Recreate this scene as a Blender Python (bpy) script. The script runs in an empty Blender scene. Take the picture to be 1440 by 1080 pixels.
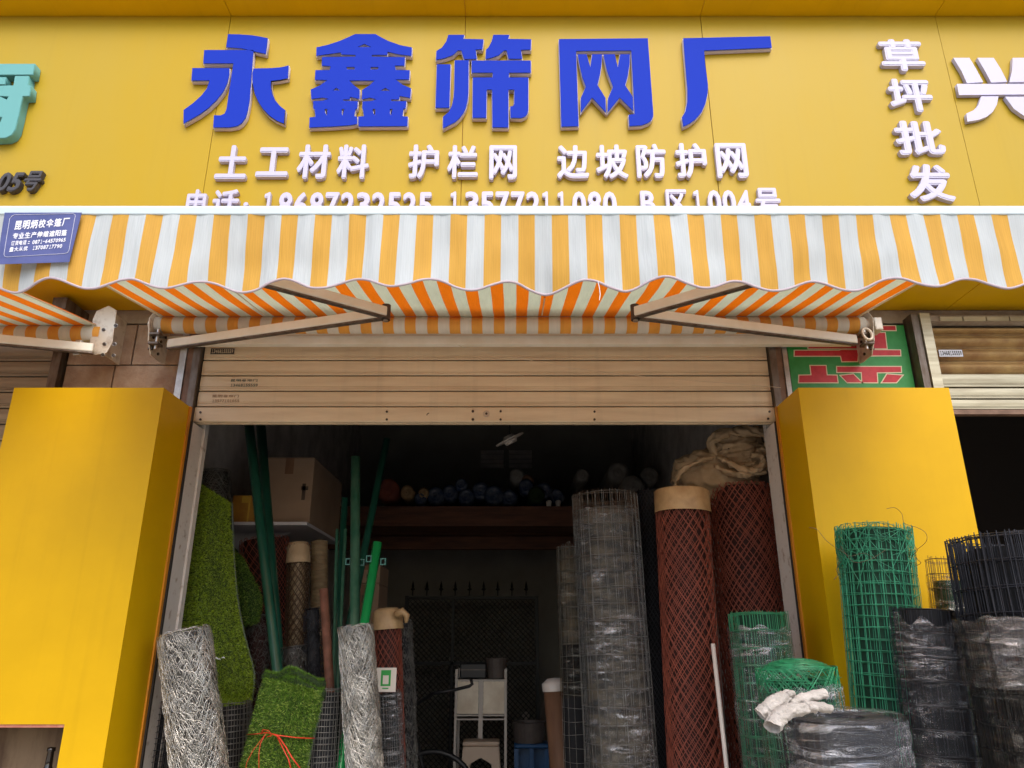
import bpy, math, random
import numpy as np
from mathutils import Vector, Quaternion, noise
random.seed(7); rng = np.random.default_rng(7)
SC = bpy.context.scene; COL = SC.collection
# ---------------------------------------------------------------- camera, sky, sun, exposure
F = 1050.0; P = math.radians(19.2); CH = 1.55
cp, sp = math.cos(P), math.sin(P)
cam = bpy.data.cameras.new('camera'); cam.sensor_width = 36; cam.lens = F/1440*36; cam.clip_end = 2000
co = bpy.data.objects.new('camera', cam); COL.objects.link(co); co.location = (0, 0, CH)
co.rotation_euler = (math.pi/2+P, 0, 0); SC.camera = co
SUN_EL, SUN_AZ = 49.0, 14.0        # above the street behind the camera, a little to the right
w = bpy.data.worlds.new('World'); SC.world = w; w.use_nodes = True
nt = w.node_tree; bg = nt.nodes['Background']; sky = nt.nodes.new('ShaderNodeTexSky')
sky.sky_type = 'NISHITA'; sky.sun_disc = False; sky.sun_elevation = math.radians(SUN_EL)
sky.sun_rotation = math.radians(180-SUN_AZ); sky.air_density = 1.0; sky.dust_density = 3.0; sky.ozone_density = 1.0
nt.links.new(sky.outputs[0], bg.inputs[0]); bg.inputs[1].default_value = 0.15
sl = bpy.data.lights.new('sun', 'SUN'); sl.energy = .8; sl.angle = math.radians(50); sl.color = (1, .95, .87)
so = bpy.data.objects.new('sun', sl); COL.objects.link(so)
e, a = math.radians(SUN_EL), math.radians(SUN_AZ)
sd = Vector((math.sin(a)*math.cos(e), -math.cos(a)*math.cos(e), math.sin(e)))
so.rotation_euler = sd.to_track_quat('Z', 'Y').to_euler(); so.location = (3, -6, 8)
SC.view_settings.view_transform = 'Standard'; SC.view_settings.look = 'None'
SC.view_settings.exposure = 0.90; SC.view_settings.gamma = 1
SC.cycles.transparent_max_bounces = 24; SC.cycles.max_bounces = 10; SC.cycles.diffuse_bounces = 6
# ---------------------------------------------------------------- helpers
def U(px, py, Y):
    xc, yc = (px-720)/F, (540-py)/F
    dy, dz = cp-yc*sp, sp+yc*cp
    t = Y/dy
    return Vector((xc*t, Y, CH+dz*t))
def depth(p): return p.y*cp+(p.z-CH)*sp
def srgb(*c): return tuple(((v/255+.055)/1.055)**2.4 if v > 10 else v/255/12.92 for v in c)
def mesh_np(name, V, Q, smooth=False):
    """V (n,3); Q (m,k) faces of k corners"""
    V = np.asarray(V, dtype=np.float32); Q = np.asarray(Q, dtype=np.int32)
    m = bpy.data.meshes.new(name); n, k = Q.shape
    m.vertices.add(len(V)); m.vertices.foreach_set('co', V.ravel())
    m.loops.add(n*k); m.loops.foreach_set('vertex_index', Q.ravel())
    m.polygons.add(n); m.polygons.foreach_set('loop_start', np.arange(0, n*k, k, dtype=np.int32))
    m.polygons.foreach_set('loop_total', np.full(n, k, dtype=np.int32))
    m.polygons.foreach_set('use_smooth', np.full(n, smooth))
    m.update(calc_edges=True); return m
def link(name, me, mat, parent=None, **props):
    o = bpy.data.objects.new(name, me); COL.objects.link(o)
    if mat is not None: me.materials.clear(); me.materials.append(mat)
    if parent is not None: o.parent = parent
    for k, v in props.items(): o[k] = v
    return o
def tag(o, label, cat, group=None):
    o['label'] = label; o['category'] = cat
    if group: o['group'] = group
    return o
def thing(name, label, cat, loc=(0, 0, 0), axis=None, group=None):
    o = bpy.data.objects.new(name, None); o.empty_display_size = .1; COL.objects.link(o); o.location = loc
    if axis is not None:
        o.rotation_mode = 'QUATERNION'; o.rotation_quaternion = Vector(axis).to_track_quat('Z', 'Y')
    bpy.context.view_layer.update()
    return tag(o, label, cat, group)
class MB:
    def __init__(s): s.v = []; s.f = []
    def box(s, x0, x1, y0, y1, z0, z1):
        n = len(s.v)
        s.v += [(x0,y0,z0),(x1,y0,z0),(x1,y1,z0),(x0,y1,z0),(x0,y0,z1),(x1,y0,z1),(x1,y1,z1),(x0,y1,z1)]
        s.f += [(n,n+3,n+2,n+1),(n+4,n+5,n+6,n+7),(n,n+1,n+5,n+4),(n+1,n+2,n+6,n+5),(n+2,n+3,n+7,n+6),(n+3,n,n+4,n+7)]
        return s
    def prism(s, poly, d0, d1, axis='y'):
        """poly = list of (a,b): axis y -> (x,z); axis x -> (y,z); axis z -> (x,y)"""
        n = len(s.v); k = len(poly)
        mk = {'y': lambda a,b,d:(a,d,b), 'x': lambda a,b,d:(d,a,b), 'z': lambda a,b,d:(a,b,d)}[axis]
        s.v += [mk(a,b,d0) for a,b in poly]+[mk(a,b,d1) for a,b in poly]
        s.f += [tuple(range(n,n+k)), tuple(range(n+2*k-1,n+k-1,-1))]
        s.f += [(n+i, n+k+i, n+k+(i+1)%k, n+(i+1)%k) for i in range(k)]
        return s
    def tube(s, pts, r, sides=8, cap=True, flat=1.0):
        pts = [Vector(p) for p in pts]; n0 = len(s.v); k = len(pts)
        rs = r if isinstance(r, (list, tuple)) else [r]*k
        t0 = (pts[1]-pts[0]).normalized(); ref = Vector((0,0,1)) if abs(t0.z) < .9 else Vector((1,0,0))
        nrm = t0.cross(ref).normalized()
        for i, p in enumerate(pts):
            t = (pts[min(i+1,k-1)]-pts[max(i-1,0)]).normalized()
            nrm = (nrm-t*nrm.dot(t)).normalized(); b = t.cross(nrm)
            for j in range(sides):
                an = 2*math.pi*(j+.5)/sides
                s.v.append(tuple(p+nrm*math.cos(an)*rs[i]+b*math.sin(an)*rs[i]*flat))
        for i in range(k-1):
            for j in range(sides):
                a_, b_ = n0+i*sides+j, n0+i*sides+(j+1)%sides
                s.f.append((a_, b_, b_+sides, a_+sides))
        if cap:
            s.f.append(tuple(range(n0+sides-1, n0-1, -1))); s.f.append(tuple(range(n0+(k-1)*sides, n0+k*sides)))
        return s
    def lathe(s, prof, n=32, wob=0, c=(0,0,0)):
        n0 = len(s.v)
        for r, z in prof:
            for j in range(n):
                an = 2*math.pi*j/n
                rr = r*(1+wob*noise.noise(Vector((math.cos(an)*1.5, math.sin(an)*1.5, z*6))))
                s.v.append((c[0]+rr*math.cos(an), c[1]+rr*math.sin(an), c[2]+z))
        for i in range(len(prof)-1):
            for j in range(n):
                a_, b_ = n0+i*n+j, n0+i*n+(j+1)%n
                s.f.append((a_, b_, b_+n, a_+n))
        return s
    def build(s, name, mat, parent=None, smooth=False, bevel=0, **props):
        me = bpy.data.meshes.new(name); me.from_pydata(s.v, [], s.f); me.update()
        if smooth: me.shade_smooth()
        o = link(name, me, mat, parent, **props)
        if bevel:
            b = o.modifiers.new('bevel', 'BEVEL'); b.width = bevel; b.segments = 2; b.limit_method = 'ANGLE'
        return o
def wires(polys, r, sides=3):
    """polys (n,k,3) -> V,Q"""
    polys = np.asarray(polys, dtype=float); n, k, _ = polys.shape
    t = np.gradient(polys, axis=1); t /= np.linalg.norm(t, axis=2, keepdims=True)+1e-9
    ref = np.where(np.abs(t[..., 2:3]) < .8, np.array([0,0,1.]), np.array([1.,0,0]))
    ref = np.repeat(ref[:, :1], k, axis=1)
    n1 = np.cross(t, ref); n1 /= np.linalg.norm(n1, axis=2, keepdims=True)+1e-9; n2 = np.cross(t, n1)
    V = []
    for j in range(sides):
        an = 2*math.pi*j/sides
        V.append(polys+r*(math.cos(an)*n1+math.sin(an)*n2))
    V = np.stack(V, axis=2)                      # n,k,s,3
    idx = np.arange(n*k*sides).reshape(n, k, sides)
    a_ = idx[:, :-1]; b_ = np.roll(idx, -1, axis=2)[:, :-1]; c_ = np.roll(idx, -1, axis=2)[:, 1:]; d_ = idx[:, 1:]
    return V.reshape(-1, 3), np.stack([a_, b_, c_, d_], axis=-1).reshape(-1, 4)
class WB:
    def __init__(s): s.V = []; s.Q = []; s.n = 0
    def add(s, polys, r, sides=3):
        V, Q = wires(polys, r, sides); s.V.append(V); s.Q.append(Q+s.n); s.n += len(V); return s
    def build(s, name, mat, parent, **props):
        return link(name, mesh_np(name, np.concatenate(s.V), np.concatenate(s.Q), True), mat, parent, **props)
# ---------------------------------------------------------------- materials
def mat(name, col, rough=.6, metal=0, var=0, vscale=4, col2=None, bump=0, bscale=40, coat=0, streak=0, stretch=(1,1,1), spec=.5, detail=5, vpos=(.35,.65), rvar=0, trans=0):
    m = bpy.data.materials.new(name); m.use_nodes = True; nt = m.node_tree; N = nt.nodes; L = nt.links
    b = N['Principled BSDF']; b.inputs['Roughness'].default_value = rough; b.inputs['Metallic'].default_value = metal
    b.inputs['Base Color'].default_value = (*col, 1); b.inputs['Specular IOR Level'].default_value = spec
    if coat: b.inputs['Coat Weight'].default_value = coat; b.inputs['Coat Roughness'].default_value = .12
    tc = N.new('ShaderNodeTexCoord'); mp = N.new('ShaderNodeMapping'); mp.inputs['Scale'].default_value = stretch
    L.new(tc.outputs['Object'], mp.inputs[0])
    if col2 is not None or var:
        n = N.new('ShaderNodeTexNoise'); n.inputs['Scale'].default_value = vscale; n.inputs['Detail'].default_value = detail
        n.inputs['Roughness'].default_value = .6; L.new(mp.outputs[0], n.inputs[0])
        r = N.new('ShaderNodeValToRGB'); r.color_ramp.elements[0].position, r.color_ramp.elements[1].position = vpos
        c2 = col2 if col2 is not None else tuple(c*(1-var) for c in col)
        r.color_ramp.elements[0].color = (*c2, 1); r.color_ramp.elements[1].color = (*col, 1)
        L.new(n.outputs[0], r.inputs[0]); L.new(r.outputs[0], b.inputs['Base Color'])
        if streak:
            ms_ = N.new('ShaderNodeMapping'); ms_.inputs['Scale'].default_value = (14, 1, .55); L.new(tc.outputs['Object'], ms_.inputs[0])
            n3 = N.new('ShaderNodeTexNoise'); n3.inputs['Scale'].default_value = 1.6; n3.inputs['Detail'].default_value = 8; L.new(ms_.outputs[0], n3.inputs[0])
            r3 = N.new('ShaderNodeMapRange'); r3.inputs[1].default_value = .55; r3.inputs[2].default_value = .78; r3.inputs[3].default_value = 1; r3.inputs[4].default_value = 1-streak
            L.new(n3.outputs[0], r3.inputs[0]); vm = N.new('ShaderNodeVectorMath'); vm.operation = 'SCALE'; L.new(r.outputs[0], vm.inputs[0]); L.new(r3.outputs[0], vm.inputs['Scale'])
            L.new(vm.outputs[0], b.inputs['Base Color'])
        if rvar:
            mr = N.new('ShaderNodeMapRange'); mr.inputs[3].default_value = rough-rvar; mr.inputs[4].default_value = rough+rvar
            L.new(n.outputs[0], mr.inputs[0]); L.new(mr.outputs[0], b.inputs['Roughness'])
    if bump:
        n2 = N.new('ShaderNodeTexNoise'); n2.inputs['Scale'].default_value = bscale; n2.inputs['Detail'].default_value = 4
        L.new(mp.outputs[0], n2.inputs[0]); bm_ = N.new('ShaderNodeBump'); bm_.inputs['Strength'].default_value = bump
        bm_.inputs['Distance'].default_value = .01; L.new(n2.outputs[0], bm_.inputs['Height']); L.new(bm_.outputs[0], b.inputs['Normal'])
    return m
M = {}
M['yellow'] = mat('yellow_aluminium_cladding', (.66,.385,.001), .42, 0, var=.10, vscale=2.2, detail=9, bump=.08, bscale=2.5, spec=.2, streak=.06, rvar=.05)
M['fascia'] = mat('weathered_dimmed_fascia', (.48,.31,.007), .42, 0, col2=(.46,.315,.028), vscale=1.1, bump=.05, bscale=2.2, stretch=(2,1,.6), spec=.22, streak=.03, rvar=.05, vpos=(.3,.75))  # cladding yellow dimmed against the strong light there, with faint drip streaks
M['seam'] = mat('orange_sealant', (.52,.19,.02), .7)
M['blue'] = mat('blue_acrylic', (.014,.042,.44), .65, spec=.06)
M['lav'] = mat('white_acrylic_letter', (.54,.52,.68), .4)
M['edge'] = mat('pale_letter_return', (.62,.55,.60), .5)
M['teal'] = mat('teal_acrylic', (.13,.38,.37), .5)
M['black_letter'] = mat('charcoal_letter', (.055,.05,.055), .5)
M['tile'] = mat('pink_sandstone_tile', (.44,.33,.24), .75, col2=(.29,.18,.12), vscale=14, detail=9, bump=.45, bscale=70, vpos=(.3,.7))
M['grout'] = mat('grey_grout', (.10,.085,.07), .9)
M['stoneband'] = mat('beige_stone_band', (.38,.32,.25), .8, col2=(.26,.2,.15), vscale=12, bump=.1)
M['slat'] = mat('beige_shutter_paint', (.76,.63,.43), .42, metal=.05, col2=(.62,.49,.32), vscale=3, stretch=(1,1,9), bump=.08, bscale=12, vpos=(.25,.7), rvar=.1, streak=.08)
M['slat2'] = mat('grey_beige_shutter_paint', (.36,.28,.19), .5, metal=.1, col2=(.24,.18,.12), vscale=4, stretch=(.6,1,8))
M['rust'] = mat('rust_stained_shutter', (.50,.33,.13), .5, metal=.15, col2=(.30,.16,.06), vscale=9, bump=.1, stretch=(1,1,1), vpos=(.35,.7))
M['galv'] = mat('galvanised_shutter', (.52,.47,.33), .35, metal=.5, col2=(.35,.3,.2), vscale=5, stretch=(.6,1,6))
M['rail'] = mat('dull_steel_rail', (.20,.17,.145), .45, metal=.6, col2=(.10,.07,.05), vscale=14, stretch=(2,2,.5))
M['brownrail'] = mat('brown_painted_rail', (.24,.14,.09), .5, metal=.2, col2=(.13,.07,.04), vscale=12)
M['steel'] = mat('bright_steel_strip', (.55,.54,.52), .35, metal=.7, col2=(.3,.27,.24), vscale=10)
M['cream'] = mat('cream_powder_coat', (.82,.80,.70), .35, col2=(.74,.69,.55), vscale=7, bump=.02)
M['bracket'] = mat('scuffed_white_metal', (.66,.60,.50), .4, metal=.25, col2=(.38,.3,.22), vscale=18, vpos=(.3,.5))
M['dark_metal'] = mat('dark_bolt_metal', (.08,.065,.055), .4, metal=.8)
M['bolt'] = mat('zinc_bolt', (.5,.47,.42), .35, metal=.9)
M['plaster'] = mat('white_plaster', (.74,.69,.65), .85, col2=(.5,.46,.43), vscale=5, bump=.1, bscale=30)
M['plaster2'] = mat('chipped_white_reveal', (.62,.57,.52), .8, col2=(.35,.27,.2), vscale=22, bump=.3, bscale=50, vpos=(.28,.42))
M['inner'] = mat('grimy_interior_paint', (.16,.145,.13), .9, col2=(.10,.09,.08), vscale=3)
M['back'] = mat('shade_darkened_back_wall', (.34,.32,.28), .9, col2=(.26,.24,.21), vscale=2)  # white wall with the deep room's shade put into its colour
M['ceiling'] = mat('shade_black_ceiling', (.025,.025,.028), .9)  # near-black colour paints in the darkness under the roof
M['dark_room'] = mat('dark_room_wall', (.05,.04,.035), .9)  # dark walls put the neighbouring rooms' shade into the colour
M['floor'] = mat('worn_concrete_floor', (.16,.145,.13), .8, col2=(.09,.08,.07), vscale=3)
M['pave'] = mat('bounce_concrete_pavement', (.55,.50,.42), .85, col2=(.44,.40,.33), vscale=2, bump=.1)  # unseen ground, colour raised to bounce more light under the awning
M['asphalt'] = mat('asphalt', (.055,.053,.05), .9, bump=.2, bscale=80)
M['kerb'] = mat('kerb_stone', (.33,.31,.28), .85)
M['plank'] = mat('stained_pine_plank', (.22,.085,.04), .6, col2=(.11,.04,.02), vscale=6, stretch=(.5,4,4), bump=.05)
M['cardboard'] = mat('brown_cardboard', (.30,.20,.13), .85, col2=(.24,.155,.10), vscale=4)
M['card_print'] = mat('brown_box_print', (.07,.045,.03), .8)
M['tape'] = mat('yellow_tape', (.55,.33,.03), .5)
M['ybox'] = mat('orange_yellow_box', (.42,.2,.015), .6, col2=(.3,.12,.01), vscale=12)
M['shelf'] = mat('white_melamine_shelf', (.5,.48,.5), .5)
M['green_wire'] = mat('green_pvc_wire', (.03,.30,.13), .33, var=.35, vscale=20, coat=.3)
M['green_wire2'] = mat('faded_green_wire', (.05,.34,.18), .35, var=.35, vscale=20)
M['dkgreen_wire'] = mat('dark_green_wire', (.008,.07,.035), .4)
M['black_wire'] = mat('charcoal_wire', (.045,.045,.055), .35, metal=.5, var=.4, vscale=12)
M['rusty_wire'] = mat('browned_wire', (.12,.075,.045), .5, metal=.5)
M['grey_wire'] = mat('galvanised_wire', (.27,.26,.24), .32, metal=.75, var=.3, vscale=14)
M['silver_wire'] = mat('bright_galvanised_wire', (.88,.85,.78), .24, metal=.88, var=.45, vscale=10)
M['dull_wire'] = mat('dull_grey_wire', (.24,.23,.21), .4, metal=.6, var=.4, vscale=14)
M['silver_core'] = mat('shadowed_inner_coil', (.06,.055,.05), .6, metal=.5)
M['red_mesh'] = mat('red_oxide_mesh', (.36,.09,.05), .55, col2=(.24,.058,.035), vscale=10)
M['red_core'] = mat('shaded_red_inner_coil', (.035,.009,.006), .8)  # red oxide darkened to the shade between the wraps
M['black_core'] = mat('shaded_black_inner_coil', (.012,.012,.014), .8)
M['green_core'] = mat('shaded_green_inner_coil', (.008,.05,.025), .8)
M['pipe'] = mat('dark_green_paint', (.006,.05,.03), .28, col2=(.014,.075,.05), vscale=14, coat=.5, stretch=(1,1,.4))
M['pipe_pale'] = mat('dusty_green_paint', (.06,.14,.09), .35, col2=(.02,.09,.05), vscale=12)
M['pipe_bright'] = mat('bright_green_paint', (.012,.24,.06), .25, coat=.6)
M['clip'] = mat('teal_bracket', (.015,.12,.09), .4)
M['rustpipe'] = mat('reddish_rusty_pipe', (.22,.095,.06), .6, col2=(.12,.05,.03), vscale=20)
M['paper'] = mat('kraft_paper', (.50,.33,.16), .5, col2=(.36,.22,.10), vscale=14, bump=.5, bscale=18)
M['sack'] = mat('brown_woven_sack', (.50,.36,.22), .7, col2=(.36,.25,.14), vscale=9, bump=.5, bscale=30)
M['glove'] = mat('off_white_cotton', (.50,.46,.42), .9, col2=(.36,.325,.29), vscale=25, bump=.5, bscale=150)
M['glove_in'] = mat('dingy_glove_lining', (.42,.36,.32), .95)
M['grass'] = mat('artificial_grass_blades', (.38,.53,.018), .5, col2=(.14,.22,.007), vscale=60, vpos=(.35,.65))
M['grass_tip'] = mat('pale_grass_blades', (.42,.55,.10), .45)
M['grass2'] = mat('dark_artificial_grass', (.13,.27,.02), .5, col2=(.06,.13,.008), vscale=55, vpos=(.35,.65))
M['backing'] = mat('black_green_turf_backing', (.02,.04,.01), .9)
M['turf_edge'] = mat('grey_turf_edge', (.10,.12,.11), .8)
M['ribbon'] = mat('red_plastic_ribbon', (.72,.05,.02), .35)
M['white_pl'] = mat('white_plastic', (.62,.56,.5), .35)
M['white_pan'] = mat('pale_reflective_panel', (.85,.76,.62), .3, metal=.1, col2=(.6,.5,.38), vscale=5)
M['blackpl'] = mat('black_plastic', (.015,.015,.017), .45)
M['stool'] = mat('beige_plastic_stool', (.62,.48,.36), .45)
M['bluepl'] = mat('blue_plastic', (.01,.10,.28), .4)
M['bluewrap'] = mat('blue_wrapped_roll', (.025,.045,.11), .25, col2=(.12,.14,.18), vscale=14, bump=.4, bscale=20)
M['whitewrap'] = mat('white_foam_roll', (.30,.28,.25), .7, col2=(.2,.18,.16), vscale=12)
M['brown_roll'] = mat('brown_paper_roll', (.2,.10,.05), .7, col2=(.13,.06,.03), vscale=8, stretch=(3,3,.5))
M['iron'] = mat('black_wrought_iron', (.012,.012,.012), .45, metal=.3)
M['gatemesh'] = mat('dark_gate_mesh', (.03,.028,.025), .5, metal=.4)
M['sgreen'] = mat('green_vinyl_poster', (.012,.20,.03), .5, col2=(.03,.28,.06), vscale=25, vpos=(.3,.8))
M['sred'] = mat('red_vinyl_print', (.42,.006,.012), .5, col2=(.54,.02,.03), vscale=30, vpos=(.35,.75))
M['scream'] = mat('cream_outline_print', (.70,.60,.42), .5)
M['label_blue'] = mat('blue_label_vinyl', (.055,.07,.22), .5, col2=(.08,.095,.27), vscale=15)
M['white_print'] = mat('white_print', (.78,.78,.85), .5)
M['black_print'] = mat('black_sticker', (.02,.018,.015), .5)
M['pale_print'] = mat('pale_print', (.6,.5,.36), .5)
M['stamp'] = mat('faint_teal_stamp', (.14,.17,.14), .7)
M['stamp2'] = mat('worn_brown_stamp', (.36,.24,.15), .7)
M['cardw'] = mat('white_card', (.68,.62,.55), .5)
M['cardg'] = mat('green_card_print', (.03,.33,.06), .5)
M['glass'] = mat('dark_bottle_glass', (.012,.008,.006), .08, spec=.8)
M['red_wood'] = mat('red_painted_batten', (.40,.10,.06), .6, col2=(.5,.22,.14), vscale=30)
M['niche'] = mat('stained_niche_stone', (.26,.18,.11), .85, col2=(.11,.065,.04), vscale=4, stretch=(3,3,.8), bump=.2, vpos=(.3,.6))
M['trim'] = mat('aged_orange_edge_trim', (.62,.24,.015), .5, col2=(.25,.12,.04), vscale=18, vpos=(.25,.45), stretch=(1,1,.3))
M['darkgap'] = mat('black_gap_filler', (.02,.016,.012), .8)  # stands for shade in the column gap and between slats
M['palepipe'] = mat('grey_plastic_pipe', (.17,.14,.125), .5, col2=(.11,.09,.08), vscale=8)
M['tarp'] = mat('black_tarp', (.012,.012,.013), .85, spec=.15, bump=.5, bscale=25)
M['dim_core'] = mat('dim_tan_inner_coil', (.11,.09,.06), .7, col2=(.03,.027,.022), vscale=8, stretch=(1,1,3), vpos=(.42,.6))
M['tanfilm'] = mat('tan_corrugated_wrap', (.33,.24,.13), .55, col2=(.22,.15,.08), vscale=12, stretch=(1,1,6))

def stripe_mat(name, orange, white, period=.11, phase=.02, transl=.45, t_orange=None, t_white=None, bump=.15):
    m = bpy.data.materials.new(name); m.use_nodes = True; nt = m.node_tree; N = nt.nodes; L = nt.links
    b = N['Principled BSDF']; b.inputs['Roughness'].default_value = .75; out = N['Material Output']
    tc = N.new('ShaderNodeTexCoord'); sep = N.new('ShaderNodeSeparateXYZ'); L.new(tc.outputs['Object'], sep.inputs[0])
    nz = N.new('ShaderNodeTexNoise'); nz.inputs['Scale'].default_value = 2.5; nz.inputs['Detail'].default_value = 1; L.new(tc.outputs['Object'], nz.inputs[0])
    def mth(op, a_, b_=None):
        n = N.new('ShaderNodeMath'); n.operation = op
        for i, v in enumerate((a_, b_)):
            if v is None: continue
            if isinstance(v, (int, float)): n.inputs[i].default_value = v
            else: L.new(v, n.inputs[i])
        return n.outputs[0]
    x = mth('ADD', sep.outputs[0], mth('MULTIPLY', nz.outputs[0], .008))
    fr = mth('FRACT', mth('MULTIPLY', mth('SUBTRACT', x, phase+.004), 1/period))
    k = mth('LESS_THAN', fr, .49)
    # thin woven pin lines in the pale stripe
    f2 = mth('FRACT', mth('MULTIPLY', sep.outputs[0], 1/.0075)); k2 = mth('MULTIPLY', mth('LESS_THAN', f2, .3), .04)
    dn = N.new('ShaderNodeTexNoise'); dn.inputs['Scale'].default_value = 5; dn.inputs['Detail'].default_value = 6
    mp = N.new('ShaderNodeMapping'); mp.inputs['Scale'].default_value = (6, 1, .7); L.new(tc.outputs['Object'], mp.inputs[0]); L.new(mp.outputs[0], dn.inputs[0])
    dirt = mth('SUBTRACT', 1.11, mth('ADD', mth('MULTIPLY', dn.outputs[0], .3), k2))
    def mixc(c0, c1):
        mx = N.new('ShaderNodeMix'); mx.data_type = 'RGBA'; mx.inputs['A'].default_value = (*c0, 1); mx.inputs['B'].default_value = (*c1, 1)
        L.new(k, mx.inputs['Factor'])
        v = N.new('ShaderNodeVectorMath'); v.operation = 'SCALE'; L.new(mx.outputs['Result'], v.inputs[0]); L.new(dirt, v.inputs['Scale'])
        return v.outputs[0]
    L.new(mixc(white, orange), b.inputs['Base Color'])
    tr = N.new('ShaderNodeBsdfTranslucent'); L.new(mixc(t_white or white, t_orange or orange), tr.inputs[0])
    ms = N.new('ShaderNodeMixShader'); ms.inputs[0].default_value = transl
    L.new(b.outputs[0], ms.inputs[1]); L.new(tr.outputs[0], ms.inputs[2]); L.new(ms.outputs[0], out.inputs[0])
    n2 = N.new('ShaderNodeTexNoise'); n2.inputs['Scale'].default_value = 9; n2.inputs['Detail'].default_value = 3
    L.new(mp.outputs[0], n2.inputs[0]); bu = N.new('ShaderNodeBump'); bu.inputs['Strength'].default_value = bump; bu.inputs['Distance'].default_value = .04
    L.new(n2.outputs[0], bu.inputs['Height']); L.new(bu.outputs[0], b.inputs['Normal']); L.new(bu.outputs[0], tr.inputs['Normal'])
    return m
M['fabric'] = stripe_mat('orange_white_awning_canvas', (.70,.22,.010), (.68,.69,.60), transl=.45, t_orange=(.74,.155,.0012), t_white=(.48,.53,.38))
M['valance'] = stripe_mat('glare_faded_valance_canvas', (.69,.38,.055), (.58,.63,.65), transl=.2)  # canvas copy with sky gloss and overexposure put into its paler stripes
M['roller_cloth'] = stripe_mat('rolled_canvas', (.80,.36,.05), (.72,.68,.58), transl=.0)
M['bar'] = mat('pale_blue_white_bar', (.58,.68,.72), .35)
M['piping'] = mat('lavender_grey_piping', (.46,.38,.42), .6)

def film_mat(name, tint, gloss, dens=.22):
    m = bpy.data.materials.new(name); m.use_nodes = True; nt = m.node_tree; N = nt.nodes; L = nt.links
    N.remove(N['Principled BSDF']); out = N['Material Output']
    tc = N.new('ShaderNodeTexCoord'); mp = N.new('ShaderNodeMapping'); mp.inputs['Scale'].default_value = (1.6,1.6,9); oi = N.new('ShaderNodeObjectInfo'); vo = N.new('ShaderNodeVectorMath'); vo.operation = 'SCALE'; vo.inputs[0].default_value = (31,17,23)
    L.new(oi.outputs['Random'], vo.inputs['Scale']); va = N.new('ShaderNodeVectorMath'); va.operation = 'ADD'; L.new(tc.outputs['Object'], va.inputs[0]); L.new(vo.outputs[0], va.inputs[1]); L.new(va.outputs[0], mp.inputs[0])
    big_ = N.new('ShaderNodeTexNoise'); big_.inputs['Scale'].default_value = 4.2; big_.inputs['Detail'].default_value = 2; L.new(va.outputs[0], big_.inputs[0])
    bm2 = N.new('ShaderNodeMapRange'); bm2.inputs[1].default_value = .42; bm2.inputs[2].default_value = .62; bm2.inputs[3].default_value = .4; bm2.inputs[4].default_value = 1.3; L.new(big_.outputs[0], bm2.inputs[0])
    n = N.new('ShaderNodeTexNoise'); n.inputs['Scale'].default_value = 4.5; n.inputs['Detail'].default_value = 7; n.inputs['Roughness'].default_value = .65
    n.inputs['Distortion'].default_value = 1.2; L.new(mp.outputs[0], n.inputs[0])
    bu = N.new('ShaderNodeBump'); bu.inputs['Strength'].default_value = .9; bu.inputs['Distance'].default_value = .035; L.new(n.outputs[0], bu.inputs['Height'])
    tr = N.new('ShaderNodeBsdfTransparent'); tr.inputs[0].default_value = (*tint, 1)
    gl = N.new('ShaderNodeBsdfGlossy'); gl.inputs['Roughness'].default_value = .12; gl.inputs[0].default_value = (*gloss, 1); L.new(bu.outputs[0], gl.inputs['Normal'])
    df = N.new('ShaderNodeBsdfDiffuse'); df.inputs[0].default_value = (.62,.62,.62,1)
    m1 = N.new('ShaderNodeMixShader'); m1.inputs[0].default_value = .05; L.new(gl.outputs[0], m1.inputs[1]); L.new(df.outputs[0], m1.inputs[2])
    rp = N.new('ShaderNodeValToRGB'); rp.color_ramp.elements[0].position = .5; rp.color_ramp.elements[0].color = (dens*.45,)*3+(1,)
    rp.color_ramp.elements[1].position = .74; rp.color_ramp.elements[1].color = (min(1,dens*5.5),)*3+(1,); L.new(n.outputs[0], rp.inputs[0])
    lw = N.new('ShaderNodeLayerWeight'); lw.inputs[0].default_value = .25
    ad = N.new('ShaderNodeMath'); ad.operation = 'MULTIPLY_ADD'; ad.use_clamp = True; ad.inputs[1].default_value = .22
    mm_ = N.new('ShaderNodeMath'); mm_.operation = 'MULTIPLY'; L.new(rp.outputs[0], mm_.inputs[0]); L.new(bm2.outputs[0], mm_.inputs[1]); L.new(lw.outputs['Facing'], ad.inputs[0]); L.new(mm_.outputs[0], ad.inputs[2])
    m2 = N.new('ShaderNodeMixShader'); L.new(ad.outputs[0], m2.inputs[0]); L.new(tr.outputs[0], m2.inputs[1]); L.new(m1.outputs[0], m2.inputs[2])
    L.new(m2.outputs[0], out.inputs[0]); return m
M['film'] = film_mat('clear_stretch_film', (.90,.91,.92), (.9,.93,1), .15)
M['film_tan'] = film_mat('aged_clear_film', (.86,.83,.77), (.85,.82,.74), .11)
M['film_grey'] = film_mat('crumpled_thick_film', (.72,.68,.64), (.9,.88,.88), .40)

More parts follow.
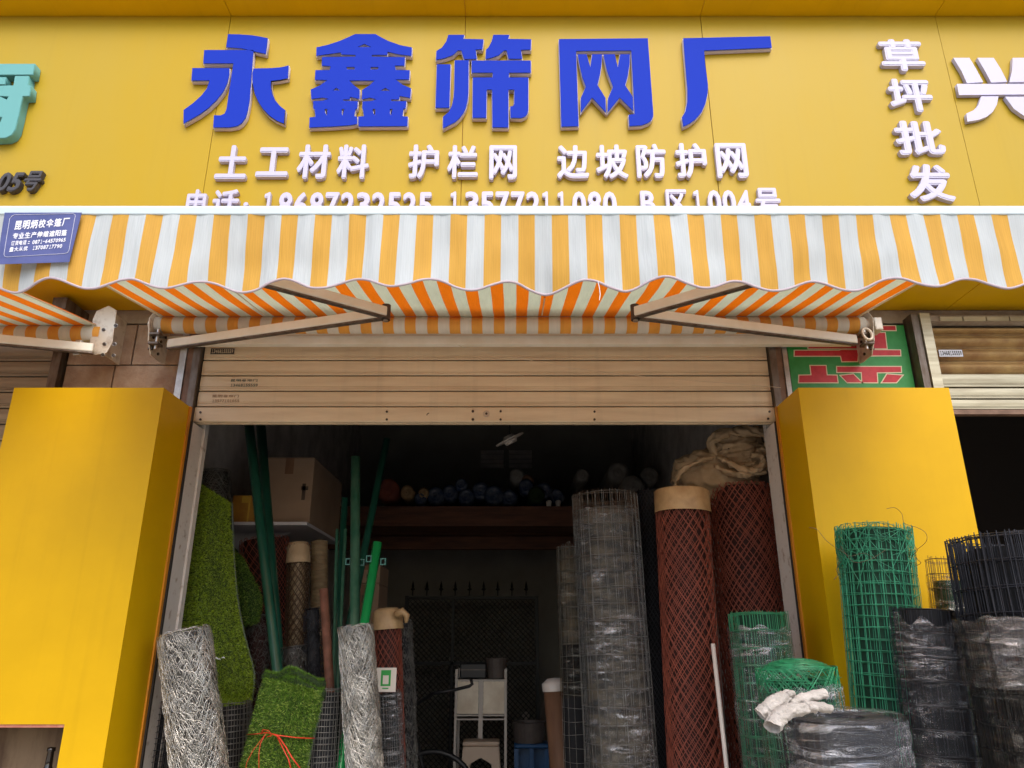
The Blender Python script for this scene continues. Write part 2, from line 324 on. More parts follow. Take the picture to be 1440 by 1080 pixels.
# ---------------------------------------------------------------- lettering
GC = {}
def glyph(ch, off=.02):
    """outline of one character as a solid, unit-free: (verts, faces), y/z normalised to its own box, depth 0..1"""
    key = (ch, off)
    if key in GC: return GC[key]
    c = bpy.data.curves.new('g', 'FONT'); c.body = '１' if ch == '1' else ch; c.extrude = .5; c.offset = 0; c.resolution_u = 3
    o = bpy.data.objects.new('g', c); COL.objects.link(o); bpy.context.view_layer.update()
    me = bpy.data.meshes.new_from_object(o.evaluated_get(bpy.context.evaluated_depsgraph_get()))
    V = np.array([v.co[:] for v in me.vertices]); Fc = [tuple(p.vertices) for p in me.polygons]
    lo, hi = V.min(0), V.max(0)
    hx, hz = hi[0]-lo[0], hi[1]-lo[1]; V = V-lo; n0 = len(V); F0 = Fc; VV = []; Fc = []
    offs = [(0,0)]+[(off*math.cos(q), off*math.sin(q)) for q in [math.pi/4*k for k in range(8)]] if off > .012 else [(0,0)]
    for k, (dx, dz) in enumerate(offs):                 # every copy ends a hair behind the one before it
        W = V.copy(); W[:,0] += dx; W[:,1] += dz; W[:,2] = W[:,2]-.012*k; VV.append(W); Fc += [tuple(q+k*n0 for q in f) for f in F0]
    V = np.concatenate(VV); lo, hi = V.min(0), V.max(0); lo[2] = 0; hi[2] = 1
    V = (V-lo)/(hi-lo+1e-9)
    bpy.data.objects.remove(o); bpy.data.curves.remove(c); bpy.data.meshes.remove(me)
    GC[key] = (V, Fc); return GC[key]
def char_on(ch, x0, x1, z0, z1, y_front, thick, material, parent, name='character', off=.02, shear=0, slope=0, **pr):
    V, Fc = glyph(ch, off)
    me = bpy.data.meshes.new(name)
    vs = [(x0+(x1-x0)*v[0]+shear*(v[1]-.5)*(z1-z0), y_front+thick*(1-v[2]), z0+(z1-z0)*v[1]+slope*(v[0]-.5)*(x1-x0)) for v in V]
    me.from_pydata(vs, [], Fc); me.update()
    return link(name, me, material, parent, **pr)
def char_px(ch, bx, Y, thick, material, parent, **k):
    x0, y0, x1, y1 = bx; ym = (y0+y1)/2
    L_, R_ = U(x0, ym, Y), U(x1, ym, Y); T_, B_ = U((x0+x1)/2, y0, Y), U((x0+x1)/2, y1, Y)
    return char_on(ch, L_.x, R_.x, B_.z, T_.z, Y, thick, material, parent, **k)
def curve_solid(name, loops, Y, thick, material, parent, grow=0.0, **pr):
    """closed outlines (with holes) given as world (x,z) lists -> solid plate with front at Y and depth thick"""
    c = bpy.data.curves.new('c', 'CURVE'); c.dimensions = '2D'; c.fill_mode = 'BOTH'; c.extrude = .5; c.offset = grow
    for lp in loops:
        s = c.splines.new('POLY'); s.points.add(len(lp)-1); s.use_cyclic_u = True
        for i, (x, z) in enumerate(lp): s.points[i].co = (x, z, 0, 1)
    o = bpy.data.objects.new('c', c); COL.objects.link(o); bpy.context.view_layer.update()
    me = bpy.data.meshes.new_from_object(o.evaluated_get(bpy.context.evaluated_depsgraph_get()))
    bpy.data.objects.remove(o); bpy.data.curves.remove(c)
    for v in me.vertices: x, y, z = v.co; v.co = (x, Y+thick*(.5-z), y)
    me.name = name
    return link(name, me, material, parent, **pr)
def px_loop(pts, sc, ox, oy, Y):
    r = []
    for u, v in pts:
        p = U(ox+u/sc, oy+v/sc, Y); r.append((p.x, p.z))
    return r
# ================================================================ SETTING
def struct(name, mb, m): return mb.build(name, m, None, kind='structure')
g = MB(); g.box(-300,300,-300,300,-.5,-.13); struct('road', g, M['asphalt'])
g = MB(); g.box(-60,60,-2.6,3.7,-.12,0); struct('pavement', g, M['pave'])
g = MB(); g.box(-60,60,-2.75,-2.605,-.125,.004); struct('kerb', g, M['kerb'])
FL = .28
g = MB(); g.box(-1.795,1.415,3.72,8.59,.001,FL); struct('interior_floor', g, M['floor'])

SY = 3.15      # fascia front plane
zS0, zS1 = CH+1.66, CH+3.20
bld = thing('shop_building', 'concrete shop row behind the yellow fascia with the open dark storeroom', 'building', (0, 3.7, 0))
def part(name, mb, m, parent, **k):
    o = mb.build(name, m, None, **k)
    o.parent = parent; o.matrix_parent_inverse = parent.matrix_world.inverted(); return o
part('upper_wall', MB().box(-9,9,3.30,9,zS1+.02,7.5), M['plaster'], bld)
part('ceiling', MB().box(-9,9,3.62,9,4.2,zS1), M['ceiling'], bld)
for nm, x0, x1, m in (('side_wall',-2.15,-1.80,'plaster'),('side_wall',1.42,1.84,'plaster')):
    part(nm, MB().box(x0,x1,3.715,8.6,0,4.195), M[m], bld)
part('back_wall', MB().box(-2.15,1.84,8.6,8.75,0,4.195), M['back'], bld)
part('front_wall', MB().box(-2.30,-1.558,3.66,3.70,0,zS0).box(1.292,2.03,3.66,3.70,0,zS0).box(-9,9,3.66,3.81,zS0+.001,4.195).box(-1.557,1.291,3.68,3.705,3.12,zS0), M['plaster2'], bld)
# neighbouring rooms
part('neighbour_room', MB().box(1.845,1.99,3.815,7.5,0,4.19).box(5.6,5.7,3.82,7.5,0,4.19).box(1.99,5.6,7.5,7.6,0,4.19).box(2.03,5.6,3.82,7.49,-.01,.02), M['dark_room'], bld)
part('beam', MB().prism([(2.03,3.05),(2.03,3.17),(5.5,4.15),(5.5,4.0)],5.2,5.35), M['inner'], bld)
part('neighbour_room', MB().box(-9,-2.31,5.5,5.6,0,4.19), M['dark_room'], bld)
part('stone_band', MB().box(-9,9,3.585,3.655,CH+1.585,zS0-.003), M['stoneband'], bld)
# tiled piers
def tiles(x0, x1, rows, seam):
    bk = part('pier', MB().box(x0,x1,3.604,3.659,0,CH+1.583), M['grout'], bld)
    zt = CH+1.58
    for r in range(rows):
        zb = max(zt-.225, 0); s = seam[r % 2]
        for a_, b_ in ((x0, x0+s), (x0+s+.004, x1)):
            t = MB().box(a_+.002,b_-.002,3.59+random.uniform(0,.003),3.6035,zb+.002,zt-.002)
            o = t.build('tile', M['tile'], None, bevel=.0015); o.parent = bk; o.matrix_parent_inverse = bk.matrix_world.inverted()
        zt -= .228
bpy.context.view_layer.update()
tiles(-2.29,-1.70,14,(.33,.25)); tiles(1.45,2.0,14,(.30,.2))

# ---------------------------------------------------------------- fascia
seams = [-5.31,-4.045,-2.78,-1.515,-.25,1.015,2.28,3.545,4.81,6.075]
fas = thing('fascia_board', 'long yellow aluminium fascia above the awning carrying the raised shop lettering', 'fascia', (0, SY, zS0))
def fpart(name, mb, m, **k):
    o = mb.build(name, m, None, **k); o.parent = fas; o.matrix_parent_inverse = fas.matrix_world.inverted(); return o
fpart('backing_frame', MB().box(-5.3,6.07,SY+.012,SY+.05,zS0+.01,zS1-.01).box(-5.3,6.07,SY+.05,3.58,zS0+.006,zS0+.02).box(-5.3,6.07,SY-.10,SY+.03,zS1+.006,zS1+.3), M['seam'])
for a_, b_ in zip(seams[:-1], seams[1:]):
    d = random.uniform(-.0012,.0012)
    fpart('fascia_panel', MB().box(a_+.0015,b_-.0015,SY+d,SY+.011,zS0+.004,zS1-.004), M['fascia'])
    fpart('soffit_panel', MB().box(a_+.002,b_-.002,SY+.013,3.584,zS0-.001,zS0+.003), M['yellow'])
    fpart('overhang_panel', MB().box(a_+.0015,b_-.0015,SY-.105,SY+.01,zS1,zS1+.005).box(a_+.0015,b_-.0015,SY-.11,SY-.1055,zS1,zS1+.32), M['yellow'])

# big blue characters
LY = SY-.03
big = thing('shop_name_lettering', 'five large raised blue characters 永鑫筛网厂 across the yellow fascia', 'sign lettering', (0, SY, zS0+.8))
def raised(parent, loops, sc, ox, oy, body, face, Y=LY, thick=.026, name='character'):
    """one character: pieces of outlines; pale body with a coloured face plate a little smaller"""
    L_ = [px_loop(l, sc, ox, oy, Y) for l in loops]
    b_ = curve_solid(name, L_, Y+.001+(.026-.021 if thick == .026 else 0), thick-(.005 if thick == .026 else 0), body, None, grow=.0022)
    b_.parent = parent; b_.matrix_parent_inverse = parent.matrix_world.inverted()
    if face is not None:
        f_ = curve_solid('face_plate', L_, Y-.002, .0028, face, None)
        f_.parent = b_; f_.matrix_parent_inverse = parent.matrix_world.inverted(); 
        f_.matrix_parent_inverse = b_.matrix_world.inverted()
YONG = [[(962,145),(1010,146),(1065,150),(1100,156),(1130,162),(1122,228),(1075,218),(1020,205),(955,200)],
 [(862,212),(1070,212),(1066,260),(1060,340),(1054,420),(1047,462),(1038,495),(1022,518),(1002,532),(970,538),(900,538),(903,487),(930,488),(948,480),(956,462),(985,268),(858,268)],
 [(812,288),(968,288),(968,315),(960,350),(942,388),(915,422),(880,456),(840,485),(775,522),(775,465),(815,436),(850,404),(873,375),(885,340),(808,340)],
 [(1070,290),(1150,288),(1185,285),(1218,277),(1215,330),(1185,337),(1143,342),(1143,370),(1150,400),(1162,425),(1180,447),(1203,465),(1198,522),(1165,508),(1135,487),(1110,460),(1090,430),(1075,395),(1066,350),(1065,310)]]
XIN = [[(318,73),(432,73),(470,94),(505,112),(570,135),(637,148),(635,195),(565,187),(500,172),(500,190),(412,190),(412,200),(598,203),(596,250),(540,250),(548,275),(625,276),(622,328),(545,328),(585,358),(632,378),(628,432),(568,420),(566,440),(520,440),(522,450),(606,450),(602,490),(590,492),(584,535),(614,537),(612,590),(338,592),(335,537),(368,535),(362,494),(358,490),(360,452),(410,449),(438,440),(402,430),(355,440),(357,388),(400,360),(428,334),(285,334),(310,360),(343,385),(343,438),(290,425),(288,440),(250,440),(250,448),(333,450),(330,490),(320,495),(312,535),(328,537),(330,578),(290,585),(200,592),(60,598),(62,542),(95,538),(90,492),(82,490),(82,450),(135,448),(170,437),(135,430),(72,438),(68,385),(120,362),(162,332),(92,330),(94,276),(175,275),(180,253),(130,250),(132,202),(320,200),(320,190),(240,188),(238,176),(100,195),(100,148),(170,132),(240,108)],
 [(330,146),(370,128),(410,146)],[(190,390),(212,375),(235,390)],[(458,392),(488,375),(515,392)],
 [(268,258),(315,258),(315,272),(275,272)],[(405,258),(450,258),(446,272),(405,272)],
 [(146,494),(162,494),(160,531),(150,517)],[(243,494),(258,494),(248,531),(243,520)],[(416,494),(432,494),(430,531),(420,517)],[(514,494),(528,494),(520,531),(514,520)]]
SHAI = [[(842,77),(932,77),(925,100),(1040,102),(1034,158),(995,160),(1003,213),(930,213),(915,165),(895,165),(870,190),(820,208),(773,218),(775,168),(805,150),(830,115)],
 [(1095,77),(1185,77),(1178,100),(1308,102),(1306,160),(1250,162),(1258,212),(1180,212),(1170,165),(1155,165),(1125,192),(1085,206),(1052,213),(1054,161),(1068,148),(1085,115)],
 [(778,243),(855,243),(848,487),(770,487)],
 [(878,220),(957,220),(955,400),(951,445),(940,490),(925,520),(905,545),(880,568),(812,602),(812,538),(845,510),(862,475),(872,430),(875,380)],
 [(973,222),(1306,222),(1306,290),(1183,290),(1183,317),(1292,317),(1292,500),(1287,520),(1275,535),(1250,545),(1192,543),(1190,480),(1205,478),(1212,465),(1213,385),(1180,385),(1180,597),(1090,597),(1088,385),(1058,385),(1055,543),(978,543),(980,317),(1090,317),(1092,290),(973,290)]]
WANG = [[(68,107),(597,102),(628,530),(629,565),(620,588),(600,605),(560,620),(487,625),(483,558),(518,553),(498,175),(170,178),(185,625),(82,628)],
 [(179,197),(232,197),(255,275),(265,197),(325,197),(322,250),(314,310),(297,380),(345,458),(348,545),(265,455),(198,545),(198,458),(228,390),(206,330),(192,270)],
 [(332,197),(400,197),(418,275),(432,197),(490,197),(488,260),(478,325),(462,382),(508,452),(511,536),(430,455),(357,545),(360,460),(390,390),(355,300)]]
CHANG = [[(808,102),(1326,90),(1335,158),(932,175),(938,260),(947,320),(955,380),(953,430),(940,490),(918,540),(880,585),(845,610),(808,628),(800,572),(820,540),(832,480),(832,400),(820,260)]]
raised(big, YONG, 3, 0, 0, M['edge'], M['blue'])
raised(big, XIN, 4, 420, 30, M['edge'], M['blue'])
raised(big, SHAI, 4, 420, 30, M['edge'], M['blue'])
raised(big, WANG, 4.235, 770, 30, M['edge'], M['blue'])
raised(big, CHANG, 4.235, 770, 30, M['edge'], M['blue'])
def letter_row(name, label, items, Y=SY-.026, thick=.024, m='lav', off=.032, **k):
    t = thing(name, label, 'sign lettering', (0, SY, zS0))
    for ch, bx in items:
        o = char_px(ch, bx, Y, thick, M[m], None, off=off, **k); o.parent = t; o.matrix_parent_inverse = t.matrix_world.inverted()
    return t
r1 = [('土',304,348,204,251),('工',361,406,207,248),('材',418,464,203,251),('料',474,519,203,251),('护',574,617,203,251),('栏',629,672,204,251),('网',688,727,204,252),
      ('边',783,828,204,251),('坡',838,883,203,251),('防',895,937,202,250),('护',950,994,201,250),('网',1007,1051,201,250)]
letter_row('product_lettering', 'row of white raised characters 土工材料 护栏网 边坡防护网 below the blue name', [(c,(a_,y0,b_,y1)) for c,a_,b_,y0,y1 in r1])
items = [('电',(261,266,292,308)),('话',(298,266,335,309)),('：',(341,284,348,304))]
for i, ch in enumerate('18687232525'): items.append((ch, (369+i*21.9, 270, 369+i*21.9+(15 if ch == '1' else 19.5), 307)))
for i, ch in enumerate('13577211080'): items.append((ch, (632+i*21.6, 269, 632+i*21.6+(14 if ch == '1' else 19.5), 306)))
items += [(',',(872,298,878,312)),('B',(901,268,922,303)),('区',(937,266,967,305))]
for i, ch in enumerate('1004'): items.append((ch, (975+i*20.6, 267, 975+i*20.6+(13 if ch == '1' else 19), 303)))
items.append(('号',(1063,264,1098,304)))
letter_row('phone_number_lettering', 'white raised phone number line half hidden behind the awning front bar', items, off=.034)
letter_row('vertical_lettering', 'vertical column of four white raised characters 草坪批发 at the right of the fascia',
  [('草',(1238,55,1299,99.5)),('坪',(1250,110.5,1311,157)),('批',(1259,169.5,1327,217.5)),('发',(1276,230.5,1340,283))], off=.035)
nb = thing('neighbour_name_lettering', 'big white raised character 兴 cut by the right edge of the photo', 'sign lettering', (2.5, SY, zS0+.8))
raised(nb, [[(945,290),(1022,290),(1055,345),(1090,410),(1012,415),(985,355)],[(1067,290),(1145,290),(1180,345),(1212,408),(1135,412),(1105,355)],
  [(1245,290),(1335,290),(1328,350),(1312,408),(1228,410),(1242,350)],[(962,422),(1500,422),(1510,470),(972,475)],
  [(1085,485),(1168,485),(1160,525),(1140,560),(1110,585),(1070,600),(1015,610),(1010,572),(1045,556),(1070,530)],
  [(1208,487),(1300,487),(1330,520),(1370,545),(1420,560),(1415,605),(1360,600),(1300,580),(1250,545)]], 3.6, 1080, 0, M['lav'], None, name='character')
tl = thing('teal_name_lettering', 'thick teal raised character 厨 cut by the left edge of the photo', 'sign lettering', (-2.6, SY, zS0+.6))
raised(tl, [[(-420,148),(240,148),(228,222),(-340,222),(-345,400),(-400,560),(-470,620),(-470,540),(-425,400)],
  [(105,232),(198,232),(193,295),(212,298),(205,368),(158,370),(130,500),(105,600),(80,637),(40,657),(-60,662),(-60,555),(5,548),(18,515),(-60,510),(-60,374),(5,376),(48,396),(62,372),(-60,366),(-60,300),(95,297)],
  [(-290,240),(40,240),(36,288),(-290,288)],[(-260,340),(-72,340),(-72,470),(-260,470)],[(-300,560),(-75,545),(-75,590),(-300,600)]], 4.91, 0, 60, M['teal'], M['teal'], Y=SY-.05, thick=.046)
letter_row('address_lettering', 'small charcoal italic raised characters 05号 at the far left of the fascia',
  [('1',(-54,242,-44,269)),('0',(-34,242,-18,269)),('0',(-3,242,13,269)),('5',(14,242,30,269)),('号',(33,240,57,268))], Y=SY-.03, thick=.028, m='black_letter', off=.035, shear=.2)

# ---------------------------------------------------------------- clad columns
zC = CH+1.10
def column(x0, x1, label, niche=None):
    t = thing('clad_column', label, 'column', ((x0+x1)/2, 3.35, 0), group='yellow clad columns beside the shop opening')
    def pp(n, mb, m, **k):
        o = mb.build(n, m, None, **k); o.parent = t; o.matrix_parent_inverse = t.matrix_world.inverted(); return o
    if niche:
        a_, b_, z0, z1 = niche
        pp('front_panel', MB().prism([(x0,0),(x1,0),(x1,zC),(x0,zC)] if False else [(b_,0),(x1,0),(x1,zC),(x0,zC),(x0,z1),(b_,z1)], 3.21, 3.214), M['yellow'])
        pp('front_panel', MB().box(x0,b_-.002,3.21,3.214,0,z0), M['yellow'])
        pp('front_panel', MB().box(x0,a_,3.21,3.214,z0+.002,z1-.002), M['yellow'])
        pp('recess', MB().box(a_-.02,b_+.02,3.47,3.50,z0-.02,z1+.02).box(b_+.001,b_+.02,3.216,3.468,z0,z1).box(a_-.02,a_,3.216,3.468,z0,z1).box(a_-.02,b_+.02,3.216,3.468,z0-.02,z0-.001), M['niche'])
        pp('batten', MB().box(a_-.02,b_+.02,3.216,3.25,z1-.012,z1+.01), M['red_wood'])
        pp('shelf_board', MB().box(a_+.001,b_-.001,3.22,3.468,z0+.38,z0+.4), M['niche'])
    else:
        pp('front_panel', MB().box(x0,x1,3.21,3.214,0,zC), M['yellow'])
    for xa, xb in ((x0,x0+.004),(x1-.004,x1)): pp('side_panel', MB().box(xa,xb,3.2145,3.51,0,zC), M['yellow'])
    pp('top_panel', MB().box(x0+.0045,x1-.0045,3.2145,3.51,zC-.006,zC-.001), M['yellow'])
    return t, pp
cL, ppL = column(-2.262,-1.582,'left yellow clad column with a square niche near its foot', (-2.23,-1.758,.45,1.252))
cR, ppR = column(1.300,1.985,'right yellow clad column standing behind the upright green mesh roll')
ppL('edge_trim', MB().box(-1.5815,-1.5745,3.49,3.512,0,zC), M['trim']); ppL('dark_gap_strip', MB().box(-1.576,-1.567,3.513,3.528,0,2.58), M['darkgap']); ppL('plaster_strip', MB().box(-1.578,-1.568,3.529,3.659,0,2.58), M['plaster2'])  # dark strip stands for the shaded gap behind the trim
ppR('edge_trim', MB().box(1.2925,1.2995,3.49,3.512,0,zC), M['trim']); ppR('dark_gap_strip', MB().box(1.288,1.296,3.513,3.528,0,2.58), M['darkgap']); ppR('plaster_strip', MB().box(1.29,1.298,3.529,3.659,0,2.58), M['plaster2'])
b = MB(); b.lathe([(.0,0),(.036,0),(.038,.01),(.038,.17),(.03,.2),(.014,.235),(.0125,.29),(.0155,.292),(.0155,.305),(.0,.306)],24)
bo = b.build('glass_bottle', M['glass'], None, smooth=True); bo.location = (-1.853,3.32,.852); tag(bo, 'dark glass bottle standing in the niche of the left column', 'bottle')
b = MB(); b.lathe([(0,0),(.03,0),(.034,.15),(.03,.2),(.028,.215),(.0,.22)],20)
bo = b.build('small_jar', M['glass'], None, smooth=True); bo.location = (-1.80,3.38,.852); tag(bo, 'squat dark jar beside the bottle in the column niche', 'jar')

# ---------------------------------------------------------------- roller shutters
def slat_profile(z0, z1, Y, amp=.006):
    h = z1-z0
    return [(Y+.005,z0+.0052),(Y-amp*.6,z0+.0054),(Y-amp,z0+h*.09),(Y-amp,z0+h*.17),(Y-amp+.004,z0+h*.19),(Y-amp+.004,z0+h*.215),(Y-amp,z0+h*.23),(Y-amp,z0+h*.29),(Y-amp+.003,z0+h*.31),(Y-amp,z0+h*.33),(Y-amp-.001,z0+h*.6),(Y-amp,z0+h*.93),(Y-amp*.5,z1-.001),(Y+.005,z1-.001)]
def zpx(py, Y): return U(720, py, Y).z
def shutter(label, x0, x1, ys, mats, Y=3.60, bottom=None, bolts=(), top_z=3.2, prof=None):
    t = thing('roller_shutter', label, 'roller shutter', ((x0+x1)/2, Y, zpx(ys[-1], Y)), group='roller shutters of the shop row')
    def pp(n, mb, m, **k):
        o = mb.build(n, m, None, **k); o.parent = t; o.matrix_parent_inverse = t.matrix_world.inverted(); return o
    pp('dark_backing_sheet', MB().box(x0+.002,x1-.002,Y+.007,Y+.010,zpx(ys[-1],Y),zpx(ys[0],Y)), M['darkgap'])  # dark sheet behind the slats puts shade into their gaps
    for i in range(len(ys)-1):
        za, zb = zpx(ys[i+1], Y), zpx(ys[i], Y)
        j = random.uniform(-.001,.001)
        pp('slat', MB().prism([(a_+j,b_) for a_, b_ in (prof or slat_profile)(za, zb, Y)], x0, x1, 'x'), M[mats[min(i, len(mats)-1)]])
    return t, pp
ys = [443.5,465,486.7,507.6,529.2,551,573]
sh, pps = shutter('beige roller shutter rolled most of the way up over the storeroom opening', -1.590,1.315, ys, ['slat'])
zb0, zb1 = zpx(594,3.6), zpx(573,3.6)
bb = pps('bottom_bar', MB().prism([(3.602,zb0),(3.590,zb0),(3.588,zb0+.004),(3.588,zb1-.006),(3.592,zb1-.001),(3.606,zb1-.001),(3.606,zb0)],-1.595,1.318,'x').box(-1.595,1.318,3.607,3.625,zb0-.006,zb0+.004), M['slat'])
def disc(cx, cz, Y, r, th=.004, n=14): 
    return MB().prism([(cx+r*math.cos(2*math.pi*i/n), cz+r*math.sin(2*math.pi*i/n)) for i in range(n)][::-1], Y-th, Y)
for bx, by, r in ((282,580,3),(282,590,3),(544,579,3),(544,590,3),(665,578.5,3.5),(665,590,3.5),(704,578.5,3),(704,590,3),(836,579,3),(836,590,3),(1082,579,3),(1080,589,3)):
    p = U(bx, by, 3.588); pps('rivet', disc(p.x, p.z, 3.588, r/F*3.7*.55), M['dark_metal'])
p = U(684,582,3.588); lk = pps('lock', disc(p.x, p.z, 3.588, .017, .003, 20), M['bolt']); pps('keyhole', disc(p.x, p.z, 3.5845, .006, .002, 12), M['dark_metal'])
p = U(600,584,3.588); pps('scratch', MB().tube([(p.x,3.587,p.z),(p.x+.004,3.5865,p.z+.008),(p.x+.012,3.587,p.z+.012)],.002,5), M['black_print'])
def sticker(parent_pp, bx, Y, text, mback, mtext, rows=1, border=None):
    x0,y0,x1,y1 = bx; a_ = U(x0,(y0+y1)/2,Y); c_ = U(x1,(y0+y1)/2,Y); zt = U(x0,y0,Y).z; zb = U(x0,y1,Y).z
    if mback: parent_pp('sticker', MB().box(a_.x,c_.x,Y-.0006,Y,zb,zt), mback)
    if border:
        bwd = .0016; parent_pp('sticker_border', MB().box(a_.x,c_.x,Y-.0009,Y-.0007,zt-bwd,zt).box(a_.x,c_.x,Y-.0009,Y-.0007,zb,zb+bwd).box(a_.x,a_.x+bwd,Y-.0009,Y-.0007,zb+bwd,zt-bwd).box(c_.x-bwd,c_.x,Y-.0009,Y-.0007,zb+bwd,zt-bwd), border)
    n = len(text); wd = (c_.x-a_.x)
    vs = []; fs = []
    for i, ch in enumerate(text):
        if ch == ' ': continue
        V, Fc = glyph(ch, .02); n0 = len(vs); gx0 = a_.x+wd*(.05+.9*(i+.08)/n); gx1 = a_.x+wd*(.05+.9*(i+.9)/n)
        vs += [(gx0+(gx1-gx0)*v[0], Y-.0012-.0002*v[2], zb+(zt-zb)*(.2+.6*v[1])) for v in V]; fs += [tuple(q+n0 for q in f) for f in Fc]
    m_ = MB(); m_.v = vs; m_.f = fs; parent_pp('lettering', m_, mtext)
sY = 3.6-.0085
sticker(pps,(296,489.5,330,498.5),sY,'13468155559',M['black_print'],M['pale_print'],border=M['pale_print'])
sticker(pps,(322,538.5,365,545),sY,'13468155559',None,M['stamp'],border=None); sticker(pps,(322,532,365,538),sY,'昆明卷帘门',None,M['stamp'])
sticker(pps,(296,560.5,339,567),sY,'13577101055',None,M['stamp2']); sticker(pps,(296,554,339,560),sY,'昆明卷帘门',None,M['stamp2'])
# guide rails of the main shutter
gr = lambda pp, a_, b_, m, y0=3.52, y1=3.64, n='guide_rail': pp(n, MB().box(a_,b_,y0,y1,0,3.16), M[m])
gr(pps,-1.632,-1.597,'rail',3.56,3.65); gr(pps,-1.665,-1.634,'brownrail',3.57,3.602); gr(pps,-1.70,-1.667,'steel',3.56,3.602)
gr(pps,1.32,1.352,'rail',3.56,3.65); gr(pps,1.354,1.384,'brownrail',3.57,3.602); gr(pps,1.386,1.41,'steel',3.56,3.602)
# left neighbour
ysl = [443,465,486.5,508.5,530.5,552.5,575,597.5,620.5,644,668]
sh2, pp2 = shutter('dull brown neighbouring roller shutter at the far left edge', -4.9,-2.335, ysl, ['slat2'])
gr(pp2,-2.345,-2.30,'rail',3.55,3.65); 
tp = MB(); tp.box(-2.29,-2.22,3.38,3.60,CH+1.575,CH+1.635); part('square_tube', tp, M['rail'], bld)
# right neighbour
def rib(z0, z1, Y): 
    h = z1-z0; return [(Y+.004,z0+.006),(Y-.002,z0+.0065)]+[(Y-.004-.026*math.sin(math.pi*(k/8)), z0+h*(.12+.72*k/8)) for k in range(9)]+[(Y-.002,z1-.005),(Y+.004,z1-.001),(Y+.006,z1-.001),(Y+.006,z0+.001)]
sh3, pp3 = shutter('rust stained ribbed roller shutter over the dark doorway at the right edge', 2.15,5.5, [460,471,489,508,526], ['rust'], prof=rib)
za, zb = 0, 0
for y0, y1 in ((526,546),(546,562),(562,577)):
    pp3('slat', MB().prism(slat_profile(zpx(y1,3.6), zpx(y0,3.6), 3.6, .008), 2.15, 5.5, 'x'), M['galv'])
pp3('bottom_bar', MB().box(2.15,5.5,3.58,3.62,zpx(584,3.6),zpx(577.5,3.6)), M['brownrail'])
pp3('housing', MB().box(2.13,5.6,3.52,3.58,zpx(455,3.55),CH+1.60), M['stoneband'])
for k in range(12): pp3('housing_slat', MB().box(2.2+k*.12,2.2+k*.12+.112,3.512,3.519,zpx(452,3.52),CH+1.59), M['galv'])
pp3('guide_rail', MB().box(2.045,2.08,3.50,3.64,0,CH+1.6), M['rail']); pp3('guide_rail', MB().box(2.085,2.135,3.49,3.64,0,CH+1.6), M['galv'])
sticker(pp3,(1320,491.5,1354,502),3.566,'13468155559',M['white_print'],M['black_print'],border=M['black_print'])

# green poster
ps = thing('green_poster', 'green vinyl poster with large red characters 草坪 behind the right column top', 'poster', (1.7,3.56,2.8))
def pspart(n, mb, m):
    o = mb.build(n, m, None); o.parent = ps; o.matrix_parent_inverse = ps.matrix_world.inverted(); return o
PY = 3.565
a_ = U(1105,520,PY); c_ = U(1290,520,PY)
pspart('vinyl_sheet', MB().box(1.415,2.035,PY,PY+.015,2.2,CH+1.565), M['sgreen'])
sc_ = 6.545
PZ = [[(905,122),(1170,122),(1175,160),(905,160)],[(330,122),(700,122),(700,160),(330,160)],
  [(365,185),(1075,185),(1092,328),(372,328)],
  [(245,348),(660,348),(668,342),(845,342),(1215,345),(1218,392),(825,394),(822,445),(682,447),(670,396),(245,396)],
  [(390,488),(530,488),(540,575),(632,577),(640,640),(285,640),(287,577),(400,575)],
  [(635,497),(1222,497),(1224,545),(1000,548),(1006,640),(868,640),(862,545),(637,545)],
  [(670,578),(785,566),(860,640),(730,640)],[(1095,566),(1235,576),(1180,640),(1050,640)]]
for lp in PZ:
    L_ = px_loop(lp, sc_, 1080, 440, PY)
    o = curve_solid('character_outline', [L_], PY-.0008, .0007, M['scream'], None, grow=.005); o.parent = ps; o.matrix_parent_inverse = ps.matrix_world.inverted()
    o = curve_solid('character_stroke', [L_], PY-.0016, .0007, M['sred'], None); o.parent = ps; o.matrix_parent_inverse = ps.matrix_world.inverted()

